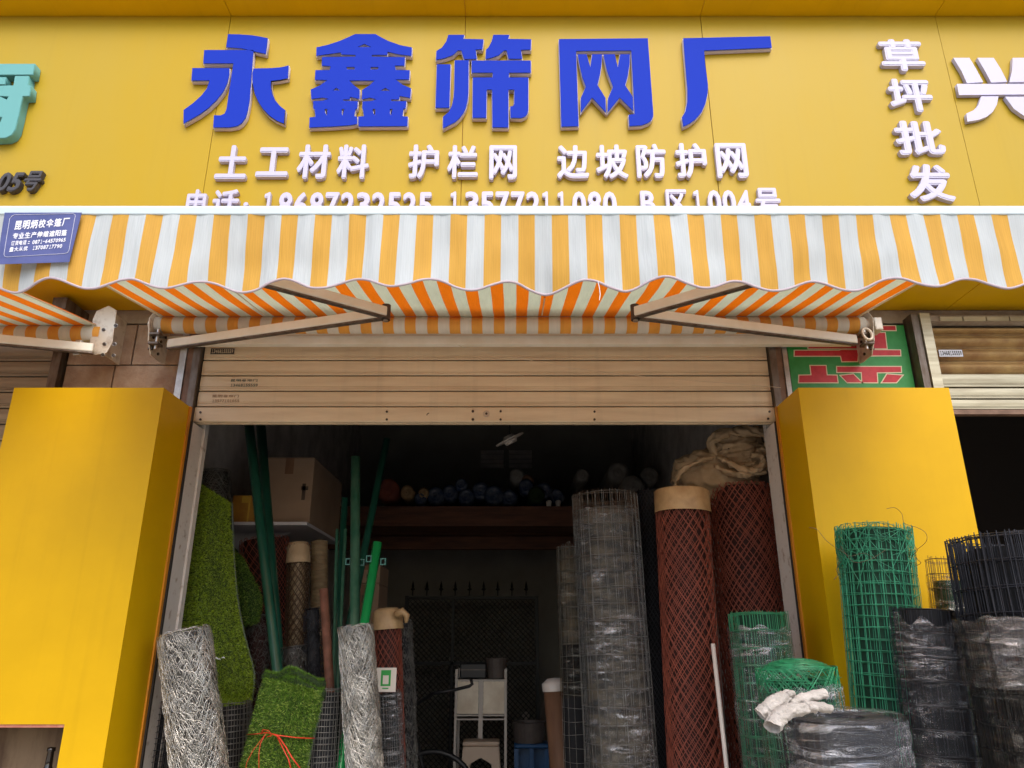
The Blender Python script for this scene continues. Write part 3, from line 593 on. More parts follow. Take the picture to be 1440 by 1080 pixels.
# ================================================================ AWNINGS
def awning(label, xl, xr, back, front, valance=True, arm_elbows=(), arm_l=None, shoulder_x=(), name='folding_awning'):
    (yb, zb), (yf, zf) = back, front
    t = thing(name, label, 'awning', ((xl+xr)/2, yb, zb), group='striped folding arm awnings')
    def pp(n, mb, m, **k):
        o = mb.build(n, m, None, **k); o.parent = t; o.matrix_parent_inverse = t.matrix_world.inverted(); return o
    # canvas with a slight sag
    nx, ny = 90, 16; V = []; Q = []
    for j in range(ny+1):
        v = j/ny
        for i in range(nx+1):
            u = i/nx; x = xl+(xr-xl)*u
            sag = -.03*math.sin(math.pi*v)*math.sin(math.pi*u)+.004*noise.noise(Vector((x*3, v*2, 0)))
            V.append((x, yb+(yf-yb)*v, zb+(zf-zb)*v+sag))
    for j in range(ny):
        for i in range(nx):
            a0 = j*(nx+1)+i; Q.append((a0, a0+1, a0+nx+2, a0+nx+1))
    m_ = MB(); m_.v = V; m_.f = Q; cv = pp('canvas', m_, M['fabric'], smooth=True)
    for xs in (xl+.006, xr-.006):
        pp('hem', MB().prism([(yb,zb-.002),(yf,zf-.002),(yf,zf-.004),(yb,zb-.004)], xs-.006, xs+.006, 'x'), M['scream'])
    for xs in (xl+.55, xl+1.9):
        pp('canvas_seam', MB().prism([(yb-.1,zb+(zf-zb)*.08-.022),(yf+.1,zf+(zb-zf)*.08-.024),(yf+.1,zf+(zb-zf)*.08-.0225),(yb-.1,zb+(zf-zb)*.08-.0205)], xs, xs+.006, 'x'), M['scream'])
    # roller tube wrapped in canvas
    r = .042; pp('roller_tube', MB().tube([(xl-.02,yb+.012,zb-r),(xr+.02,yb+.012,zb-r)], r, 24), M['roller_cloth'], smooth=True)
    pp('roller_end', MB().tube([(xr+.02,yb+.012,zb-r),(xr+.05,yb+.012,zb-r)], r*.8, 16), M['bracket'])
    pp('roller_end', MB().tube([(xl-.05,yb+.012,zb-r),(xl-.02,yb+.012,zb-r)], r*.8, 16), M['bracket'])
    return t, pp
BK = (3.42, CH+1.548); FR = (2.13, CH+1.335)
aw, ppa = awning('large orange and white striped awning extended over the open shopfront', -1.757, 1.735, BK, FR)
ppa('torsion_bar', MB().box(-1.75,1.73,3.50,3.54,CH+1.432,CH+1.478), M['cream'], bevel=.003)
fy, fz = FR
ppa('front_bar', MB().prism([(fy-.018,fz-.014),(fy-.020,fz+.012),(fy-.010,fz+.022),(fy+.03,fz+.02),(fy+.03,fz-.018)],-1.80,1.78,'x'), M['bar'], bevel=.003)
# scalloped valance
def val_pt(x, v, drop):
    w_ = .018*math.sin(x*7.3+1)*v+.010*math.sin(x*19+math.sin(x*3))*v+.012*noise.noise(Vector((x*7, v*2.2, 3)))*(v+.15)+.005*noise.noise(Vector((x*24, v*1.5, 8)))
    return (x, fy-.014+w_+.012*v, fz-.012-drop*v)
per, x_c = .2415, -.0067      # crests of the lower edge, measured on its scallops
def dropf(x): 
    return .232+.0175*(1-math.cos(2*math.pi*(x-x_c)/per))+.009*noise.noise(Vector((x*2.3,0,5)))+.004*noise.noise(Vector((x*9,0,2)))
nx, nv = 420, 10; V = []; Q = []
for j in range(nv+1):
    for i in range(nx+1):
        x = -1.79+3.56*i/nx; V.append(val_pt(x, j/nv, dropf(x)))
for j in range(nv):
    for i in range(nx): a0 = j*(nx+1)+i; Q.append((a0, a0+nx+1, a0+nx+2, a0+1))
m_ = MB(); m_.v = V; m_.f = Q; vl = ppa('valance', m_, M['valance'], smooth=True)
pts = [Vector(val_pt(-1.79+3.56*i/nx, 1, dropf(-1.79+3.56*i/nx))) for i in range(0, nx+1)]
o = MB().tube(pts, .0042, 6).build('piping', M['piping'], None, smooth=True); o.parent = vl; o.matrix_parent_inverse = vl.matrix_world.inverted()
pp_ = MB()
for dx in (0,):
    o = MB().tube([U(841,396,2.1),U(843,405,2.1),U(844,414,2.1),U(843,422,2.1)], .0012, 5).build('loose_thread', M['white_print'], None); o.parent = vl; o.matrix_parent_inverse = vl.matrix_world.inverted()
# blue maker's label on the valance
LBY = fy-.03
def lpx(u, v): p = U(u/10.8, 280+v/10.8, LBY); return (p.x, p.z)
def lab_y(x): return 0
lb = MB(); 
quad = [lpx(70,205), lpx(1240,203), lpx(1050,955), lpx(-55,990)]
lb.prism(quad[::-1], LBY, LBY+.0015)
lbo = lb.build('maker_label', M['label_blue'], None); lbo.parent = vl; lbo.matrix_parent_inverse = vl.matrix_world.inverted()
def subl(n, mb, m):
    o = mb.build(n, m, None); o.parent = vl; o.matrix_parent_inverse = vl.matrix_world.inverted(); return o
ring = [(190,255),(225,240),(1110,222),(1140,232),(1145,260),(1050,780),(1030,815),(990,828),(110,880),(75,870),(62,840),(150,300)]
subl('label_border', MB().tube([(lpx(a_,b_)[0],LBY-.0008,lpx(a_,b_)[1]) for a_,b_ in ring+[ring[0]]], .0011, 4, flat=.4), M['white_print'])
def lrow(text, xa, xb, ya0, ya1, hgt0, hgt1, shear=.1):
    n = len(text); vs = []; fs = []
    for i, ch in enumerate(text):
        if ch == ' ': continue
        f0, f1 = (i+.04)/n, (i+.92)/n
        narrow = ch in '1：'
        x0, x1 = xa+(xb-xa)*f0, xa+(xb-xa)*f1
        if narrow: x0 += (x1-x0)*.25; x1 -= (x1-x0)*.2
        fm = (f0+f1)/2; yt = ya0+(ya1-ya0)*fm; h = hgt0+(hgt1-hgt0)*fm
        if ch == '-': yt += h*.42; h *= .16
        if ch == '：': yt += h*.3; h *= .6
        V, Fc = glyph(ch, .03); n0 = len(vs)
        for v in V:
            px = x0+(x1-x0)*v[0]+(v[1]-.5)*h*.22; py = yt+h*(1-v[1])-(ya0-ya1)/(xb-xa)*(v[0]-.5)*(x1-x0)
            q = lpx(px, py); vs.append((q[0], LBY-.0012-.0003*v[2], q[1]))
        fs += [tuple(q+n0 for q in f) for f in Fc]
    m_ = MB(); m_.v = vs; m_.f = fs; subl('label_lettering', m_, M['white_print'])
lrow('昆明炳校伞篷厂',228,1065,335,285,138,122); lrow('专业生产伸缩遮阳篷',195,1025,520,465,92,92)
lrow('订货电话：',172,470,640,618,72,70); lrow('0871-64570965',495,1005,628,590,62,58)
lrow('量大从优',145,430,735,715,70,68); lrow('13708717790',495,950,715,685,62,60)
# folding arms
def arm(pp, S, E, T, w_=.032, h_=.044):
    def bar(A, B, name):
        A, B = Vector(A), Vector(B); d = (B-A).normalized(); side = d.cross(Vector((0,0,1))).normalized()*w_/2; up = side.cross(d).normalized()*h_/2
        m_ = MB(); m_.v = [tuple(q+s1*side+s2*up) for q in (A,B) for s1,s2 in ((-1,-1),(1,-1),(1,1),(-1,1))]
        m_.f = [(0,3,2,1),(4,5,6,7),(0,1,5,4),(1,2,6,5),(2,3,7,6),(3,0,4,7)]
        off_ = -up*1.0-Vector((0,0,.004)); lo_ = MB(); lo_.v = [tuple(q+off_+s1*side*.8+Vector((0,0,s2*.003))) for q in (A,B) for s1,s2 in ((-1,-1),(1,-1),(1,1),(-1,1))]; lo_.f = m_.f
        pp('arm_channel', lo_, M['rail'])
        return pp(name, m_, M['cream'], bevel=.006)
    bar(S, E, 'rear_arm'); bar(E+Vector((0,-.008,.0)), T, 'fore_arm')
    pp('elbow_joint', MB().tube([E+Vector((0,0,-.034)),E+Vector((0,0,.036))], .019, 14), M['dark_metal'])
    pp('elbow_pin', MB().tube([E+Vector((0,0,-.04)),E+Vector((0,0,-.034))], .011, 10), M['bolt'])
SL, EL = U(238,484,3.40), U(543,440,2.93); SR, ER = U(1203,478,3.40), U(893,440,2.93)
TL = Vector((-1.52, fy+.05, fz-.01)); TR = Vector((1.46, fy+.05, fz-.01))
arm(ppa, SL, EL, TL); arm(ppa, SR, ER, TR)
def bracket(pp, x, z, sgn, Y=3.50):
    th = .006
    poly = [(3.36,z+.04),(3.40,z+.095),(3.50,z+.11),(3.585,z+.10),(3.585,z-.12),(3.53,z-.13),(3.43,z-.13),(3.385,z-.07)]
    pp('bracket_plate', MB().prism(poly, x-th/2, x+th/2, 'x'), M['bracket'], bevel=.002)
    for dz in (-.085,-.035): 
        pp('pivot_lug', MB().box(*(sorted((x+sgn*.004, x+sgn*.055))),3.375,3.43,z+dz-.006,z+dz+.006), M['rail'], bevel=.002)
    pp('pivot_pin', MB().tube([(x+sgn*.035,3.40,z-.11),(x+sgn*.035,3.40,z-.005)], .008, 10), M['bolt'])
    for yy, zz in ((3.42,-.1),(3.49,-.1),(3.42,-.04),(3.5,-.03),(3.5,.05),(3.54,.01)):
        pp('bolt', MB().tube([(x-.010,yy,z+zz),(x+.010,yy,z+zz)], .008, 6), M['dark_metal'])
bracket(ppa, -1.783, CH+1.475, 1); bracket(ppa, 1.775, CH+1.475, -1)
p = U(1217,472,3.38)
ppa('crank_eye', MB().tube([(p.x+.022*math.cos(q),3.36+.01*math.sin(q),p.z+.034*math.sin(q)) for q in np.linspace(0,2*math.pi,14)], .007, 6), M['bracket'])
ppa('gear_box', MB().box(1.79,1.83,3.38,3.46,CH+1.46,CH+1.53), M['bracket'], bevel=.006)
# neighbour awning on the left
BK2 = (3.42, CH+1.50); FR2 = (2.2, CH+1.29)
aw2, ppb = awning('neighbouring striped awning at the left edge with a perforated white bracket', -5.2, -2.06, BK2, FR2)
ppb('front_bar', MB().box(-5.2,-2.05,2.17,2.21,CH+1.27,CH+1.31), M['bar'])
x_ = -2.035
pl = ppb('bracket_plate', MB().prism([(-2.085,CH+1.525),(-2.075,CH+1.57),(-2.02,CH+1.60),(-1.975,CH+1.575),(-1.965,CH+1.40),(-1.985,CH+1.345),(-2.04,CH+1.335),(-2.075,CH+1.37)],3.40,3.407), M['bracket'], bevel=.002)
ppb('bracket_flange', MB().box(-2.02,-2.012,3.408,3.58,CH+1.35,CH+1.585), M['bracket'])
for bx, by in ((163,458),(161,484),(147,484),(145,499),(160,500),(146,464)):
    p = U(bx,by,3.40); ppb('bolt', disc(p.x,p.z,3.3995,.008,.006,6), M['dark_metal'])
    ppb('washer', disc(p.x,p.z,3.3999,.0105,.0015,14), M['bolt'])
S2 = U(132,490,3.36); E2 = Vector((-3.35,2.95,CH+1.345))
arm(ppb, S2, E2, Vector((-2.3,2.25,CH+1.28)))
ppb('pivot_lug', MB().box(-2.115,-2.085,3.345,3.375,S2.z-.04,S2.z+.04), M['bolt'], bevel=.004)

# thin wire drooping over the shutter
pts = [U(610,470,3.5),U(650,488,3.52),U(720,502,3.54),U(800,517,3.55),U(880,527,3.55),U(960,534,3.55),U(1040,540,3.55),U(1098,545,3.52)]
o = MB().tube(pts, .0013, 5).build('drooping_wire', M['pale_print'], None); tag(o, 'thin cord drooping across the beige shutter face', 'cord')

# ================================================================ GOODS
def place(xt, yt, xb, yb, wpx, Y, Yb=None, floor=FL):
    T = U(xt, yt, Y); B = U(xb, yb, Yb or Y); ax = (T-B).normalized()
    base = T-ax*((T.z-floor)/ax.z); return base, ax, (T-base).length, wpx/2/F*depth(T)
def ring_pts(R, z, n=40, jit=0, ph=0):
    an = np.linspace(0, 2*math.pi, n+1)+ph
    rr = R+jit*np.sin(an*3+ph*5); rr[-1] = rr[0]
    return np.stack([rr*np.cos(an), rr*np.sin(an), np.full(n+1, z)], axis=1)
def weld_mesh(t, R, H, material, cell=.05, vcell=None, wr=.0012, layers=4, gap=.011, messy=.004, name='wire_mesh', z0=0, over=.012, vmul=1.0):
    vcell = vcell or cell; wb = WB()
    for l in range(layers):
        r = R-l*gap; nr = max(2, int((H-z0)/vcell)); zs = np.linspace(z0+.004, H-over, nr+1)
        zs = zs+(rng.uniform(-.07,.07)*vcell if l else 0); zs = zs[(zs > z0) & (zs < H-.002)]
        ph = rng.uniform(0, 6.28)
        rings = np.stack([ring_pts(r+rng.uniform(-.0012,.0012), z, 40, messy*.4, ph+l) + np.array([0,0,1])*messy*np.sin(np.linspace(0,2*math.pi,41)*2+rng.uniform(0,6))[:, None] for z in zs])
        wb.add(rings, wr)
        nvw = int(2*math.pi*r/cell*vmul); an = np.arange(nvw)/nvw*2*math.pi+ph+rng.normal(0, messy/R*.8, nvw)
        k = 14; zz = np.linspace(z0, H, k)
        an2 = an[:, None]+rng.normal(0, messy/R*.5, (nvw, k)).cumsum(axis=1)*.35; rr = r+rng.normal(0, messy*.25, (nvw, k))
        ztop = H+rng.uniform(-.006,.008,nvw)
        Z = z0+(ztop-z0)[:, None]*np.linspace(0,1,k)[None]
        wb.add(np.stack([rr*np.cos(an2), rr*np.sin(an2), Z], axis=-1), wr)
    return wb.build(name, material, t, kind='stuff')
def core(t, R, H, m, name='inner_coil', z0=0.001, ring_w=.03):  # solid filler; dark core colours hold the shade inside the roll
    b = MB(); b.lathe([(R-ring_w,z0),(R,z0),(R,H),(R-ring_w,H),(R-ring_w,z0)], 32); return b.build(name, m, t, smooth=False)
def film(t, R, z0, z1, material, name='plastic_wrap', rag=.02, wr=.006, seed=0, nf=16, cell=.075):
    """stretch film pulled flat from one upright wire to the next and pinched in at every ring"""
    sub = 4; n = nf*sub; k = max(8, int((z1-z0)/.0125)); V = []; Q = []; rs = random.Random(seed)
    ph = rs.uniform(0, .4); cor = [R+wr*rs.uniform(.3, 1.0) for _ in range(nf)]; ca = [2*math.pi*(i+rs.uniform(-.18, .18))/nf+ph for i in range(nf)]
    for j in range(k+1):
        v = j/k
        for i in range(n):
            f, u = divmod(i, sub); u /= sub; f2 = (f+1) % nf
            x = cor[f]*math.cos(ca[f])*(1-u)+cor[f2]*math.cos(ca[f2])*u; y = cor[f]*math.sin(ca[f])*(1-u)+cor[f2]*math.sin(ca[f2])*u
            zz = z0+(z1-z0)*v; an = math.atan2(y, x)
            if j == k: zz += rag*noise.noise(Vector((math.cos(an)*2.2, math.sin(an)*2.2, seed)))*2
            pin = abs(((zz/cell+.08*math.sin(an*3+seed)) % 1)-.5)*2
            d = wr*(.55*noise.noise(Vector((x*22, y*22, zz*30+seed)))+.5*(1-pin**6)*.6)
            q = 1+(d-.002)/R; V.append((x*q, y*q, zz))
    for j in range(k):
        for i in range(n): a0 = j*n+i; b0 = j*n+(i+1)%n; Q.append((a0,b0,b0+n,a0+n))
    m_ = MB(); m_.v = V; m_.f = Q; o = m_.build(name, material, t, smooth=True)
    try: o.data.set_sharp_from_angle(angle=math.radians(13))
    except Exception: pass
    return o
def expanded(t, R, H, material, nd=17, dh=.078, wr=.0016, layers=3, gap=.010):
    wb = WB()
    for l in range(layers):
        r = R-l*gap; rise = nd*dh; turns = H/rise; k = int(44*turns)+2
        for s in (1,-1):
            a0 = (np.arange(nd)/nd*2*math.pi+rng.uniform(0,6.28)+rng.normal(0,.02,nd))[:, None]; f = np.linspace(0,1,k)[None]
            an = a0+s*f*turns*2*math.pi*(1+.006*l)+.02*np.sin(f*30+l); rr = r+.0005*s+0*an
            wb.add(np.stack([rr*np.cos(an), rr*np.sin(an), np.broadcast_to(f*H, an.shape)], axis=-1), wr, 4)
    return wb.build('diamond_mesh', material, t, kind='stuff')
def chainlink(t, R, H, material, n=1100, wr=.0013, corem=None, span=(.5,1.1), slope=.5, spread=.012, z0=0.0):
    """tightly rolled chain link fencing: crossing, bulging wire arcs"""
    wb = WB(); k = 9; f = np.linspace(-.5,.5,k)[None]
    zc = rng.uniform(z0+.02, H-.01, n)[:, None]; a0 = rng.uniform(0,2*math.pi,n)[:, None]
    sp_ = rng.uniform(*span, n)[:, None]; sg = rng.choice([-1,1], n)[:, None]
    sl_ = rng.normal(slope, .08, n)[:, None]
    an = a0+sp_*f; zz = zc+sg*sl_*sp_*f*R*1.6+.012*np.sin(f*9+a0*3)
    zz = np.clip(zz, z0, H+.004*np.sin(a0*9))
    rr = R-rng.uniform(0, spread, n)[:, None]+.010*np.cos(f*math.pi)-.004
    wb.add(np.stack([rr*np.cos(an), rr*np.sin(an), zz], axis=-1), wr)
    wb.add(np.stack([ring_pts(R-.012*i, H-.004, 40, .003, i) for i in range(3)]), wr*1.4)
    o = wb.build('coiled_chain_link', material, t, kind='stuff')
    core(t, R-.016, H-.01, corem or M['silver_core'], z0=.001)
    return o
def blades(name, parent, P_, N_, material, L=.013, w_=.0009, tilt=.55, down=.0):
    n = len(P_); d = N_+rng.normal(0, tilt, (n,3)); d[:,2] -= down; d /= np.linalg.norm(d, axis=1, keepdims=True)
    s = np.cross(d, rng.normal(0,1,(n,3))); s /= np.linalg.norm(s, axis=1, keepdims=True)
    Ls = (L*rng.uniform(.6,1.25,n))[:, None]
    V = np.stack([P_-s*w_, P_+s*w_, P_+d*Ls], axis=1).reshape(-1,3)
    return link(name, mesh_np(name, V, np.arange(n*3).reshape(-1,3)), material, parent, kind='stuff')

# --- outside, right group
base, ax, H, R = place(1227,742,1262,1080,97,2.95,floor=0.0)
t = thing('wire_mesh_roll', 'tall bright green welded mesh roll standing against the right yellow column', 'mesh roll', base, ax, 'upright rolls of wire mesh')
weld_mesh(t, R, H, M['green_wire2'], .036, .040, .0015, 4, .006, .0028, over=.02); core(t, R-.025, H-.012, M['green_core'])
lw = WB()
def curl(pts): 
    P3 = np.array([list(t.matrix_world.inverted() @ U(*q)) for q in pts]); 
    # catmull
    out = []
    for i in range(len(P3)-1):
        p0, p1, p2, p3 = P3[max(i-1,0)], P3[i], P3[i+1], P3[min(i+2,len(P3)-1)]
        for f in np.linspace(0,1,6)[:-1]: out.append(.5*((2*p1)+(-p0+p2)*f+(2*p0-5*p1+4*p2-p3)*f*f+(-p0+3*p1-3*p2+p3)*f**3))
    return np.array(out)[None]
for q in ([(1285,776,2.9),(1302,762,2.85),(1302,750,2.85),(1290,742,2.85),(1272,736,2.85),(1268,722,2.88),(1258,714,2.9),(1245,716,2.9)],
          [(1285,776,2.9),(1290,786,2.85),(1295,792,2.85),(1285,797,2.88)],[(1180,774,2.85),(1168,765,2.8),(1160,758,2.8),(1148,744,2.8),(1136,742,2.8)],
          [(1182,790,2.85),(1176,800,2.82),(1178,808,2.82),(1172,816,2.82)],[(1282,782,2.85),(1290,774,2.82),(1286,768,2.82)],
          [(1180,772,2.82),(1195,782,2.8),(1215,778,2.8),(1235,788,2.8)],[(1182,768,2.82),(1200,790,2.8),(1225,786,2.8),(1250,770,2.8)]):
    lw.add(curl(q), .0011)
lw.build('loose_wire_end', M['rusty_wire'], t)
# messy crossing wires near its rim
chainless = WB(); n = 150; k = 9; f = np.linspace(-.5,.5,k)[None]
a0 = rng.uniform(0,6.28,n)[:, None]; zc = (H-np.abs(rng.normal(0,.10,n)))[:, None]; an = a0+f*rng.uniform(.3,.8,n)[:, None]; zz = np.minimum(zc+f*rng.normal(0,.10,n)[:, None], H)
chainless.add(np.stack([(R+.004)*np.cos(an),(R+.004)*np.sin(an),zz],axis=-1), .0012); chainless.build('tie_wire', M['green_wire2'], t, kind='stuff')

base, ax, H, R = place(1331,785,1372,1080,54,3.02,floor=0)
t = thing('wire_mesh_roll', 'small dark mesh roll peeking out between the yellow column and the big black roll', 'mesh roll', base, ax, 'upright rolls of wire mesh')
weld_mesh(t, R, H, M['rusty_wire'], .022, .055, .0011, 2, .01, .003, over=.012); core(t, R-.02, H-.09, M['green_core']); film(t, R+.004, .1, H-.08, M['film_tan'], seed=3)

base, ax, H, R = place(1305,858,1333,1080,98,2.72,floor=0)
t = thing('wire_mesh_roll', 'black welded mesh roll in clear film between tall green roll and big black roll', 'mesh roll', base, ax, 'upright rolls of wire mesh')
weld_mesh(t, R, H, M['black_wire'], .028, .075, .0012, 3, .011, .003, over=.006); core(t, R-.035, H-.004, M['black_core']); film(t, R+.005, .1, H-.045, M['film'], rag=.03, seed=11)
cp_ = MB(); cp_.lathe([(.05,H-.002),(R-.034,H-.002)],32); cp_.build('end_face', M['black_core'], t)

base, ax, H, R = place(1440,757,1510,1080,196,2.45,floor=0)
t = thing('wire_mesh_roll', 'big wide charcoal welded mesh roll cut by the right edge of the photo', 'mesh roll', base, ax, 'upright rolls of wire mesh')
weld_mesh(t, R, H, M['black_wire'], .030, .075, .0018, 6, .009, .005, over=.006, vmul=1.2); core(t, R-.058, H-.035, M['black_core'], ring_w=.04)
film(t, R+.006, .1, H-.39, M['film_tan'], rag=.01, seed=21); f2 = film(t, R+.012, H-.45, H-.245, M['film_grey'], rag=.025, wr=.014, seed=31)

base, ax, H, R = place(1117,930,1140,1080,108,2.78,floor=0)
t = thing('wire_mesh_roll', 'short green mesh roll with rounded wire top wrapped in film behind the gloves', 'mesh roll', base, ax, 'upright rolls of wire mesh')
weld_mesh(t, R, H-.05, M['green_wire'], .03, .035, .0012, 3, .012, .004); core(t, R-.03, H-.06, M['green_core'])
wb = WB(); n = 190; k = 12; f = np.linspace(-.5,.5,k)[None]; a0 = rng.uniform(0,6.28,n)[:, None]; rd = rng.uniform(.25,1.0,n)[:, None]*R
an = a0+f*rng.uniform(.8,2.0,n)[:, None]; rr = rd+.02*f; zz = H-.055+.065*np.sqrt(np.clip(1-(rr/R)**2*.97,0,1))+.0*an
wb.add(np.stack([rr*np.cos(an),rr*np.sin(an),zz],axis=-1), .0013); n = 120
a0 = rng.uniform(0,6.28,n)[:, None]; an = a0+f*.7; zz = H-.04+f*.11*rng.choice([-1,1],n)[:, None]; zz = np.minimum(zz, H-.02)
wb.add(np.stack([(R+.002)*np.cos(an),(R+.002)*np.sin(an),zz],axis=-1), .0013)
wb.build('tangled_rim', M['green_wire'], t, kind='stuff'); film(t, R+.005, .1, H-.075, M['film'], rag=.02, seed=41)

base, ax, H, R = place(1182,1005,1192,1080,160,2.37,Yb=2.377,floor=0)
t = thing('wire_mesh_roll', 'wide black roll in shiny film with open top under the white gloves', 'mesh roll', base, ax, 'upright rolls of wire mesh')
gloveroll = (t, R, H)
weld_mesh(t, R, H-.006, M['black_wire'], .035, .06, .0012, 3, .012, .003); core(t, R-.03, H-.006, M['black_core'], ring_w=.07); film(t, R+.006, .05, H-.004, M['film'], rag=.0, seed=51, wr=.008)
b = MB(); b.lathe([(R-.11,H-.10),(R-.10,H-.004),(R-.04,H+.008),(R,H+.004),(R+.007,H-.004)],48, wob=.03); b.build('film_rim', M['film'], t, smooth=True)

base, ax, H, R = place(1065,862,1090,1080,80,3.3,floor=0)
t = thing('wire_mesh_roll', 'green welded mesh roll in film standing at the right door jamb before the red rolls', 'mesh roll', base, ax, 'upright rolls of wire mesh')
weld_mesh(t, R, H, M['green_wire'], .033, .065, .0016, 4, .008, .003, over=.006); core(t, R-.034, H-.01, M['green_core']); film(t, R+.005, .1, H-.06, M['film'], rag=.02, seed=61)

# --- gloves lying on the rim of the wide roll
def crumple(o, amp, sc, seed=0):
    me = o.data; ns = [v.normal.copy() for v in me.vertices]
    for v, n in zip(me.vertices, ns):
        p = v.co*sc+Vector((seed, 0, seed)); r1 = 1-2*abs(noise.noise(Vector((p.x*.8+p.z*.5, p.y, p.z*1.3)))); r2 = noise.noise(p*2.3)
        v.co += n*amp*(r1-.5+.5*r2)
def glove(label, pts, rad, extra=()):
    t = thing('work_glove', label, 'glove', pts[0], group='pair of work gloves on the mesh roll')
    mi = t.matrix_world.inverted(); P3 = [mi @ p for p in pts]; n = 36; V = []; Fq = []; k = 34
    path = []
    for i in range(k):
        f = i/(k-1)*(len(P3)-1); j = min(int(f), len(P3)-2); path.append((P3[j].lerp(P3[j+1], f-j), i/(k-1)))
    b = MB(); d0 = (path[1][0]-path[0][0]).normalized()
    rings = []
    for i, (p, f) in enumerate(path):
        d = (path[min(i+1,k-1)][0]-path[max(i-1,0)][0]).normalized(); s = d.cross(Vector((0,0,1))).normalized(); u = s.cross(d)
        r = rad*(1.12-.25*f+.18*math.sin(f*math.pi))*(1 if f < .93 else .72)
        for q in range(n):
            a_ = 2*math.pi*q/n
            nn = .16*noise.noise(Vector((math.cos(a_)*1.6, math.sin(a_)*1.6, f*6+rad*100)))+.10*noise.noise(Vector((math.cos(a_)*4, math.sin(a_)*4, f*14)))
            b.v.append(tuple(p+(s*math.cos(a_)*1.1+u*math.sin(a_)*.8)*r*(1+nn*1.35)))
    for i in range(k-1):
        for q in range(n): a0 = i*n+q; b0 = i*n+(q+1)%n; b.f.append((a0,b0,b0+n,a0+n))
    b.f.append(tuple(range((k-1)*n, k*n)))
    # dark inside of the cuff
    n0 = len(b.v)
    for q in range(n):
        v = Vector(b.v[q]); c = path[0][0]; b.v.append(tuple(c+(v-c)*.86+d0*.001))
    for q in range(n): v = Vector(b.v[n0+q]); b.v.append(tuple(v+d0*.05))
    for q in range(n):
        b.f.append((q,(q+1)%n,n0+(q+1)%n,n0+q)); b.f.append((n0+q,n0+(q+1)%n,n0+n+(q+1)%n,n0+n+q))
    b.f.append(tuple(range(n0+n, n0+2*n)))
    crumple(b.build('palm', M['glove'], t, smooth=True), .0028, 60, rad*90)
    for q_, (pp0, pp1, pp2, rr0) in enumerate(extra):
        L3 = [mi @ (pp0*(1-g)**2+pp1*2*g*(1-g)+pp2*g*g) for g in np.linspace(0,1,22)]; crumple(MB().tube(L3, [rr0*(.95+.1*math.sin(i*.9)) for i in range(22)], 26, flat=.75).build('folded_fingers', M['glove'], t, smooth=True), .003, 55, q_+5)
    e0, e1 = path[-2][0], path[-1][0]; d = (e1-e0).normalized(); s = d.cross(Vector((0,0,1))).normalized(); u = s.cross(d)
    for q in range(4):
        o_ = s*(q-1.5)*rad*.52+u*(.2 if q % 2 else -.1)*rad; L_ = rad*(.5, .8, .75, .55)[q]
        MB().tube([e0+o_*.9-d*rad*.6, e0+o_+d*L_*.3, e1+o_+d*L_*.5-u*rad*.15, e1+o_+d*L_*.8-u*rad*.5], [rad*.42,rad*.40,rad*.36,rad*.22], 10).build('finger', M['glove'], t, smooth=True)
    
YG = 2.2
glove('upper off-white cotton glove, cuff to the left, on the black film-wrapped roll', [U(1069,1005,YG),U(1083,992,YG),U(1097,984,YG+.01),U(1108,976,YG+.02)], .020, [(U(1108,990,YG+.02),U(1132,981,YG+.04),U(1160,975,YG+.05),.0185)])
glove('lower off-white cotton glove with its open cuff hanging over the roll rim', [U(1086,1023,YG-.06),U(1094,1008,YG-.04),U(1112,998,YG-.02),U(1140,996,YG)], .020, [(U(1130,992,YG),U(1148,992,YG+.02),U(1167,997,YG+.03),.0165)])

# --- white rod
def pole(name, label, cat, x0, y0, x1, y1, wpx, Y, m, group=None, Yb=None, floor=FL, sides=14, hollow=True, extra=0):
    T = U(x0,y0,Y); B = U(x1,y1,Yb or Y); d = (T-B).normalized(); base = T-d*((T.z-floor)/d.z); r = wpx/2/F*depth(T)
    t = thing(name, label, cat, base, d, group); L_ = (T-base).length+extra
    b = MB(); prof = [(r,0.001),(r,L_),(r*.82,L_),(r*.82,L_-.12)] if hollow else [(0,.001),(r,.001),(r,L_),(0,L_)]
    b.lathe(prof, sides); b.build('tube_wall' if hollow else 'shaft', M[m], t, smooth=True)
    return t, L_, r
pole('white_rod','thin white plastic rod leaning before the dark red mesh rolls','rod',1002.5,905,1022,1080,6,3.45,'white_pl',hollow=False)
pole('grey_pipe','grey plastic pipe upright in the right door jamb beside the yellow column','pipe',1108,700,1120,915,19,3.74,'palepipe')

# --- inside right
base, ax, H, R = place(1041,685,1078,1080,90,3.97,floor=FL)
t = thing('red_mesh_roll', 'widest dark red diamond mesh roll, under the brown sack at the right jamb', 'mesh roll', base, ax, 'dark red expanded metal rolls')
expanded(t, R, H, M['red_mesh'], 17, .085, .0017, 4, .007); core(t, R-.034, H-.01, M['red_core'])
bigred = (base, ax, H, R)
base, ax, H, R = place(958,697,980,1080,73,3.78,floor=FL)
t = thing('red_mesh_roll', 'slimmer dark red diamond mesh roll capped with brown kraft paper', 'mesh roll', base, ax, 'dark red expanded metal rolls')
expanded(t, R, H, M['red_mesh'], 15, .078, .0014, 4, .006); core(t, R-.03, H-.01, M['red_core'])
b = MB(); b.lathe([(R-.03,H+.018),(R-.004,H+.026),(R+.005,H+.02),(R+.007,H-.06),(R+.010,H-.09)],40,wob=.06); b.build('paper_cap', M['paper'], t, smooth=True)

